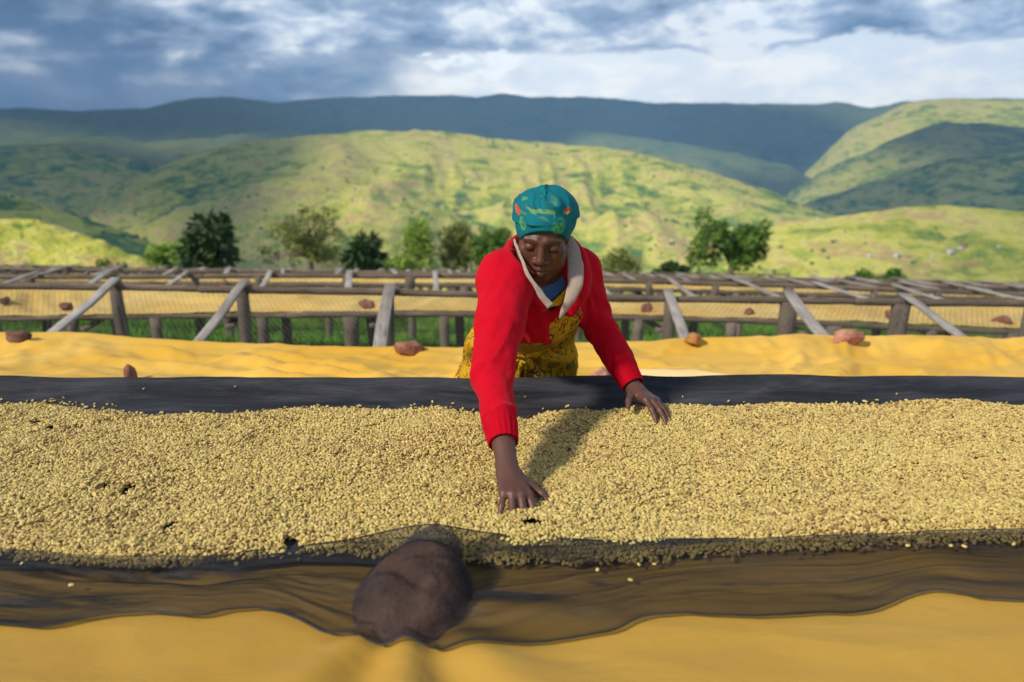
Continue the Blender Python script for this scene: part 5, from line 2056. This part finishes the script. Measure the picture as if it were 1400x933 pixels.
def build_wrap_top():
    """upper edge of the wrap, tied high across the chest and seen in the open hoodie"""
    g = np.cross(ray(700, 482), ray(776, 422)); g = g / np.linalg.norm(g)
    g = g if g[2] > 0 else -g
    g2 = np.cross(ray(700, 474), ray(780, 468)); g2 = g2 if g2[2] < 0 else -g2
    P = torso_prims(.009) + [Half(CAM, g, .004), Half(CAM, g2, .004)]
    v, q = surface(P, CHEST - .32, CHEST + .3, .004)
    n = vnormals(v, q)
    v = v + n * (.005 * ridged(v[:, 0] * 8 + v[:, 2] * 16, v[:, 2] * 3, 3, 25))[:, None]
    me = mesh_np('wrap_top', to_local(v), q)
    a = me.attributes.new('patt', 'FLOAT_VECTOR', 'POINT'); a.data.foreach_set('vector', (to_local(v) * 4.6).astype(np.float32).ravel())
    link('wrap_top', me, M_KITENGE, woman)


build_wrap_top()


# ---------------------------------------------------------------- headwrap
def m_wrapcol(nt, pos):
    at = nt.n('ShaderNodeAttribute', attribute_name='tone').outputs['Color']
    n = nt.noise(pos, 300, 2, 0.5)
    return at, nt.bump(n, 0.2, 0.002)


M_HEADWRAP = principled('teal_headwrap', m_wrapcol, 0.8, 0.2)


def build_headwrap():
    M = HEAD_M; C = HEAD_C

    def W(x, y, z): return C + M @ np.array([x, y, z])
    nn = M @ np.array([.10, -1.12, -1.0]); nn /= np.linalg.norm(nn)
    # plane through the forehead edge; everything below is cut away
    band = [Ell(W(0, .014, .026), (.0845, .104, .084), M, .02), Half(W(0, -.086, .046), nn, .003)]
    top = [Ell(W(-.004, .040, .060), (.074, .084, .050), M, .02), Ell(W(.022, .058, .040), (.068, .078, .058), M, .02), Ell(W(-.030, .02, .056), (.054, .068, .044), M, .02),
           Ell(W(.042, .040, .026), (.046, .060, .048), M, .02), Ell(W(0, .10, .0), (.06, .05, .06), M, .03)]
    P = [band[0]] + top + [band[1]]
    v, q = surface(P, C - .22, C + .24, .0022)
    n = vnormals(v, q)
    L = (v - C) @ M
    th = np.arctan2(L[:, 0], -L[:, 1])
    hgt = L[:, 2] + .25 * L[:, 1]
    up = np.clip((hgt - .036 - .008 * np.sin(th * 1.3)) / .005, 0, 1)
    # wound folds lie as tilted rings above the smooth band
    ph = L[:, 2] * 62 + .9 * L[:, 0] * 20 * np.sign(1) + .9 * np.sin(th * 1.5 + 1)
    fold = ridged(ph * .5, L[:, 0] * 9 + L[:, 1] * 6, 2, 5, .45)
    v = v + n * (up * .0080 * fold + up * .0035)[:, None]
    v = v + n * (.0012 * vnoise3(v, 40, 3))[:, None]
    # colours of the print
    c = np.tile(np.array(lin(0, 100, 110)[:3]), (len(v), 1))
    c = c * (1 + .10 * vnoise3(v, 30, 9))[:, None]

    def blend(mask, col):
        nonlocal c
        mask = np.clip(mask, 0, 1)[:, None]
        c = c * (1 - mask) + np.array(lin(*col)[:3]) * mask
    fr = L[:, 1] < .02

    def ring(x0, z0, rx, rz, wd):
        r = np.sqrt(((L[:, 0] - x0) / rx) ** 2 + ((L[:, 2] - z0) / rz) ** 2)
        return np.exp(-((r - 1) / wd) ** 2) * fr
    blend(.8 * ring(-.058, .050, .008, .015, .14), (110, 170, 60)); blend(.5 * ring(-.060, .047, .003, .007, .6), (110, 170, 60))
    blend(.8 * ring(.042, .055, .017, .017, .12), (60, 140, 84)); blend(.7 * ring(.036, .048, .005, .010, .5), (96, 168, 66)); blend(.7 * ring(.050, .048, .005, .010, .5), (96, 168, 66))
    n1 = vnoise3(L * [1, 1, 2.4], 55, 31); n2 = vnoise3(L * [1, 1, 2.0], 75, 41)
    strip = np.exp(-((L[:, 2] - .088 + .30 * L[:, 0] * .0) / .016) ** 2) * (L[:, 0] < .03) * (L[:, 0] > -.08) * fr
    blend(np.clip((n1 - .15) * 9, 0, 1) * strip * .8, (110, 146, 80)); blend(np.clip((n2 - .3) * 8, 0, 1) * strip * .8, (24, 84, 100))
    o1 = np.exp(-(((L[:, 0] - .062) / .012) ** 2 + ((L[:, 2] - .080 + .4 * (L[:, 0] - .058)) / .007) ** 2)) * fr
    blend((o1 > .55) * (n2 > -.1), (190, 84, 50)); blend((o1 > .55) * (n1 > .4), (226, 190, 80))
    o2 = np.exp(-(((L[:, 0] + .074) / .010) ** 2 + ((L[:, 2] - .072) / .008) ** 2)) * (L[:, 1] < .03)
    blend((o2 > .4) * (n1 > -.3), (196, 74, 40))
    o3 = np.exp(-(((L[:, 0] + .015) / .012) ** 2 + ((L[:, 1] - .01) / .012) ** 2)) * (L[:, 2] > .1)
    blend((o3 > .4) * (n1 > -.2), (198, 70, 50))
    me = mesh_np('headwrap', to_local(v), q)
    color_attr(me, c)
    link('headwrap', me, M_HEADWRAP, woman)


build_headwrap()
# ================================================================ TREES BEYOND THE BEDS
def m_leaf(dark, mid, lite, name):
    def b(nt, pos):
        tc = nt.n('ShaderNodeTexCoord').outputs['Object']
        n = nt.noise(tc, 1.6, 3, 0.6)
        n2 = nt.noise(tc, 9, 2, 0.6)
        return nt.ramp(nt.m('ADD', nt.m('MULTIPLY', n, .6), nt.m('MULTIPLY', n2, .4)), [(0.36, dark), (0.5, mid), (0.64, lite)]), None
    m = principled(name, b, 0.6, 0.3)
    return m


M_LEAF_DARK = m_leaf(lin(30, 48, 24), lin(48, 72, 34), lin(84, 104, 44), 'dark_leaves')
M_LEAF_MID = m_leaf(lin(46, 78, 30), lin(78, 112, 40), lin(128, 150, 58), 'green_leaves')
M_LEAF_OLIVE = m_leaf(lin(74, 84, 40), lin(112, 120, 54), lin(158, 158, 84), 'olive_leaves')
M_LEAF_PALE = m_leaf(lin(96, 126, 48), lin(138, 164, 64), lin(176, 192, 88), 'pale_leaves')


def m_bark(nt, pos):
    n = nt.noise(nt.mapping(pos, scale=(1, 1, .3)), 14, 4, .6)
    return nt.mix(n, lin(72, 62, 50), lin(132, 120, 100)), nt.bump(n, .5, .02)


M_BARK = principled('bark', m_bark, 0.9, 0.1)


def leaf_cloud(rg, centres, radii, per, size, droop=.2, long=1.8):
    """leaf quads (bent in two triangles) scattered through clumps"""
    V = []; 
    for c, r in zip(centres, radii):
        n = int(per * (r ** 1.6) / .1)
        d = rg.normal(size=(n, 3)); d /= np.linalg.norm(d, axis=1)[:, None]
        rr = r * rg.uniform(.35, 1.0, n) ** .6 * (1 + .25 * vnoise3(d, 3, int(abs(c[0] * 100)) % 97))
        p = c + d * rr[:, None] * [1, 1, .8]
        ax = d + rg.normal(0, .55, (n, 3)); ax[:, 2] -= droop
        ax /= np.linalg.norm(ax, axis=1)[:, None]
        sd = np.cross(ax, rg.normal(size=(n, 3))); sd /= np.linalg.norm(sd, axis=1)[:, None]
        s = size * rg.uniform(.6, 1.3, n)[:, None]
        up = np.cross(ax, sd)
        q = np.stack([p - sd * s * .5 * .2, p + ax * s * long * .5 - sd * s * .5 + up * s * .12, p + ax * s * long, p + ax * s * long * .5 + sd * s * .5 + up * s * .12], 1)
        V.append(q.reshape(-1, 3))
    V = np.concatenate(V)
    return V, np.arange(len(V)).reshape(-1, 4)


def tree(name, label, cat, pxc, top, base, halfw, Y, mat, seed, style='round', leaf=.11, dens=1.0, extra=0):
    """pxc/top/base/halfw as surveyed at distance Y"""
    rg = np.random.default_rng(seed)
    pt = at_y(pxc, top, Y); pb = at_y(pxc, base, Y)
    gz = float(terrain_at(math.atan2(pb[0], Y), math.hypot(pb[0], Y))) if math.hypot(pb[0], Y) > 26 else float(ground_z(pb[0], Y))
    root_z = min(gz, pb[2]) - .1
    hw = halfw / 1000 * Y * 1.0
    H = pt[2] - pb[2]
    o = empty(name, (pb[0], Y, root_z), label, cat, 'trees and bushes beyond the beds')
    cz = pb[2] - root_z
    trunk = Bag()
    cen = []; rad = []
    if style in ('round', 'open', 'tall'):
        nl = {'round': 9, 'open': 14, 'tall': 12}[style] + extra
        th = .05 * H + .03
        trunk.tube([(0, 0, 0), (.02 * H, .01, cz * .6), (.0, .02, cz + .25 * H), (.03 * H, 0, cz + .6 * H), (.02, 0, cz + .85 * H)], [th, th * .9, th * .75, th * .45, th * .15], 8)
        for i in range(nl):
            a = i * 2.399 + rg.uniform(-.3, .3)
            f = (i + .5) / nl
            z0 = cz + H * (.18 + .5 * f)
            if style == 'open':
                z1 = cz + H * rg.uniform(.25, .97); rr = hw * rg.uniform(.35, .95)
            elif style == 'tall':
                z1 = cz + H * (.2 + .74 * f); rr = hw * rg.uniform(.3, .75) * (1 - .55 * max(0, f - .4))
            else:
                z1 = cz + H * (.30 + .58 * f); rr = hw * rg.uniform(.45, .8) * math.sqrt(max(.1, 1 - (2 * f - 1) ** 2 * .7))
            e = np.array([math.cos(a) * rr, math.sin(a) * rr, z1])
            m = np.array([e[0] * .45, e[1] * .45, (z0 + z1) / 2 + .03 * H])
            trunk.tube([(.01, .01, z0), m, e], [th * .45, th * .3, th * .08], 5)
            cr = H * (.15 if style == 'open' else .20) * rg.uniform(.7, 1.25)
            cen.append(e); rad.append(cr)
            if style == 'open':
                cen.append(m + rg.normal(0, .06 * H, 3)); rad.append(cr * .7)
                for k in range(2):
                    tip = e + np.array([rg.uniform(-.12, .12) * H, rg.uniform(-.1, .1) * H, rg.uniform(.02, .16) * H])
                    trunk.tube([m, e, tip], [th * .15, th * .1, th * .04], 4)
                    cen.append(tip); rad.append(cr * .4)
        if style != 'open':
            cen += [np.array([0, 0, cz + H * .82]), np.array([hw * .1, 0, cz + H * .55])]; rad += [H * .19, H * .24]
    elif style == 'palm':       # rosettes of long leaves at the branch ends
        th = .05 * H
        heads = [(0, .0, .80, .34), (-.62, .1, .48, .26), (.40, -.2, .52, .26), (-.25, -.3, .62, .24), (.2, .3, .92, .2), (-.55, 0, .28, .22), (.3, 0, .3, .2)]
        for hx, hy, hz, r in heads:
            e = np.array([hx * hw, hy * hw, cz + hz * H])
            trunk.tube([(.0, 0, 0), (0, 0, cz + .05 * H), (e[0] * .4, e[1] * .4, cz + hz * H * .5), e], [th, th * .8, th * .5, th * .25], 6)
            cen.append(e); rad.append(r * H)
    else:                       # bush
        n = 8 + extra
        trunk.tube([(0, 0, 0), (0, 0, cz + .4 * H)], [.04, .02], 6)
        for i in range(n):
            x = rg.uniform(-.8, .8) * hw
            z = cz + H * rg.uniform(.2, .75) * (1 - .4 * abs(x / hw))
            e = np.array([x, rg.uniform(-.4, .4) * hw, z])
            trunk.tube([(x * .2, 0, cz * .8), (x * .6, e[1] * .5, cz + .1 * H), e], [.03, .02, .006], 5)
            cen.append(e); rad.append(H * rg.uniform(.2, .32))
    V, F = leaf_cloud(rg, cen, rad, 95 * dens, leaf, .35 if style == 'palm' else .15, 2.6 if style == 'palm' else 1.7)
    link('crown', mesh_np('crown', V, F, False), mat, o)
    link('trunk', trunk.mesh('trunk'), M_BARK, o)
    return o


tree('leafy_tree', 'dark tree with long drooping leaves at the left, standing alone behind the racks', 'tree', 292, 302, 372, 40, 33, M_LEAF_DARK, 3, 'palm', .16, .5)
tree('sparse_tree', 'sparse feathery tree with thin bare twigs left of the small dark tree', 'tree', 425, 291, 374, 66, 34, M_LEAF_OLIVE, 11, 'open', .075, .55, 8)
tree('leafy_tree', 'small dark tree with a dense crown just right of the feathery one', 'tree', 501, 327, 376, 27, 32, M_LEAF_DARK, 5, 'palm', .15, .6)
tree('bushy_tree', 'soft green tree, leftmost of the clump left of the woman', 'tree', 573, 303, 380, 27, 46, M_LEAF_PALE, 6, 'tall', .10, .6)
tree('bushy_tree', 'olive green tree in the middle of the clump left of the woman', 'tree', 626, 306, 380, 28, 48, M_LEAF_OLIVE, 7, 'tall', .10, .75)
tree('bushy_tree', 'shorter green tree partly behind the woman\'s shoulder', 'tree', 670, 320, 382, 30, 44, M_LEAF_MID, 8, 'open', .10, .8)
tree('bushy_tree', 'bright green tree with a broken crown and one low side branch, right of the woman', 'tree', 998, 300, 384, 52, 36, M_LEAF_MID, 9, 'open', .11, .75, 5)
tree('pale_bush', 'pale green bush at the left, beside the dark tree', 'bush', 236, 326, 372, 30, 48, M_LEAF_PALE, 12, 'bush', .12, 1.0)
tree('pale_bush', 'light green bush between the small dark tree and the clump', 'bush', 540, 345, 380, 26, 40, M_LEAF_PALE, 13, 'bush', .11, 1.0)
tree('grey_bush', 'grey green shrub on the slope just right of the woman\'s shoulder', 'bush', 845, 332, 386, 26, 60, M_LEAF_OLIVE, 14, 'bush', .15, .3, 4)
tree('hedge', 'short dark clipped hedge right of the woman beyond the far fence', 'hedge', 918, 358, 384, 26, 33, M_LEAF_DARK, 15, 'bush', .08, 2.4, 10)
tree('low_bush', 'low bright bush on the lit slope at the right', 'bush', 1205, 362, 392, 36, 60, M_LEAF_MID, 16, 'bush', .14, .8, 4)
tree('low_bush', 'low dark green bush just over the far rail at the left', 'bush', 152, 352, 372, 26, 30, M_LEAF_MID, 17, 'bush', .08, 1.0)
tree('low_bush', 'small dark bush beside the black tarpaulin heap', 'bush', 1136, 378, 394, 14, 23, M_LEAF_DARK, 18, 'bush', .06, 1.0)


# black tarpaulin heap on the far bed
def tarp():
    p = at_y(1165, 392, 19.5)
    nu, nv = 40, 16
    TH, PH = np.meshgrid(np.arange(nu) * 2 * np.pi / nu, np.linspace(.001, math.pi / 2, nv), indexing='ij')
    w = 1 + .18 * fbm(np.cos(TH) * 2, np.sin(TH) * 2 + PH, 3, 4)
    X = .34 * np.sin(PH) * np.cos(TH) * w; Y = .3 * np.sin(PH) * np.sin(TH) * w
    Z = .30 * np.cos(PH) * (1 + .2 * fbm(X * 6, Y * 6, 3, 6))
    m = principled('black_plastic', lambda nt, pos: (lin(24, 26, 34), nt.bump(nt.noise(pos, 9, 4, .6), .6, .05)), 0.5, 0.4)
    o = link('tarpaulin', mesh_np('tarpaulin', np.stack([X, Y, Z], -1).reshape(-1, 3), grid_faces(nu, nv, True)), m, None, p)
    thing(o, 'black tarpaulin heap on the far racks at the right', 'tarpaulin')


tarp()


# light fence beyond the beds, right of the woman
def far_fence():
    Yf = 22.0
    root = empty('fence', at_y(950, 388, Yf), 'thin wooden rail fence beyond the racks, right of the woman', 'fence')
    off = -np.array(root.location)
    xs_ = [(790, 372), (846, 373), (905, 374), (958, 374), (1015, 375), (1078, 376)]
    pts = [at_y(px, py, Yf) for px, py in xs_]
    for a, b in zip(pts[:-1], pts[1:]):
        link('rail', log_mesh('rail', a + off, b + off, .028, 5, 6, 6, .4), M_LOG, root)
    for i, p in enumerate(pts):
        g = float(ground_z(p[0], Yf)) - .3
        link('leg', POSTS[i % 4 + 1], M_POST, root, p + off + [0, 0, .03], (0, 0, i), (.9, .9, p[2] - g)).name = 'post'


far_fence()


# ---------------------------------------------------------------- houses on the slopes
def m_wallc(nt, pos): return nt.mix(nt.noise(pos, .6, 3, .5), lin(206, 196, 180), lin(232, 226, 214)), None
def m_tin(nt, pos): return nt.mix(nt.noise(pos, .5, 3, .5), lin(198, 204, 210), lin(236, 240, 242)), None
def m_tile(nt, pos): return nt.mix(nt.noise(pos, .5, 3, .5), lin(176, 106, 78), lin(206, 142, 112)), None


M_WALL = principled('plaster_wall', m_wallc, .9, .1); M_TIN = principled('tin_roof', m_tin, .45, .5); M_TILE = principled('clay_roof', m_tile, .8, .1)
M_DOOR = principled('dark_opening', lambda nt, pos: (lin(60, 50, 44), None), .8, .1)


def box_mesh(name, x0, x1, y0, y1, z0, z1):
    v = [(x, y, z) for x in (x0, x1) for y in (y0, y1) for z in (z0, z1)]
    return mesh_np(name, v, np.array([(0, 1, 3, 2), (4, 6, 7, 5), (0, 4, 5, 1), (2, 3, 7, 6), (0, 2, 6, 4), (1, 5, 7, 3)]), False)


def house(px, py, w, tin, label, k):
    p = hit_terrain(px, py)
    if p is None: return
    dist = math.hypot(p[0], p[1])
    W = .72 * w / 1000 * dist; D = W * .7; Hh = W * .42
    o = empty('house', (p[0], p[1], p[2] - .3 * Hh), label, 'house', 'small houses scattered on the hillsides')
    o.rotation_euler = (0, 0, .3 * math.sin(k * 2.1))
    link('wall', box_mesh('wall', -W / 2, W / 2, -D / 2, D / 2, 0, Hh * 1.3), M_WALL, o)
    r = [(-W * .56, -D * .58, Hh * 1.28), (W * .56, -D * .58, Hh * 1.28), (W * .56, D * .58, Hh * 1.28), (-W * .56, D * .58, Hh * 1.28), (-W * .56, 0, Hh * 1.85), (W * .56, 0, Hh * 1.85)]
    link('roof', mesh_np('roof', r, [np.array([(0, 1, 5, 4), (2, 3, 4, 5), (0, 3, 2, 1)]), np.array([(0, 4, 3), (1, 2, 5)])], False), M_TIN if tin else M_TILE, o)
    link('door', box_mesh('door', -W * .07, W * .07, -D / 2 - .05 * W, -D / 2, .3 * Hh, Hh), M_DOOR, o)


HOUSES = [(1189, 352, 7, 1, 'small tin roofed house on the lit slope, leftmost of the row at the right'), (1226, 352, 9, 1, 'pale house on the lit slope, second of the row at the right'),
          (1275, 353, 6, 1, 'tiny white house on the lit slope, middle of the row at the right'), (1299, 348, 11, 1, 'longer white roofed house near the right of the row'),
          (1315, 341, 12, 0, 'clay roofed house just above the long white one'), (1365, 340, 5, 1, 'lone pale house in the shaded right end of the slope'),
          (919, 331, 6, 1, 'white house low on the main hill right of the woman'), (612, 214, 5, 1, 'tiny house high on the main hill crest'),
          (651, 243, 8, 0, 'clay roofed house on the main hill left of the headwrap'), (640, 250, 6, 1, 'pale house beside the clay roofed one left of the headwrap'),
          (530, 192, 5, 1, 'tiny pale house close under the main hill crest'), (1118, 300, 5, 1, 'small pale house where the two lit slopes meet'),
          (1098, 331, 4, 1, 'tiny white house low in the hollow left of the row')]
for k_, h_ in enumerate(HOUSES):
    house(*h_, k_)
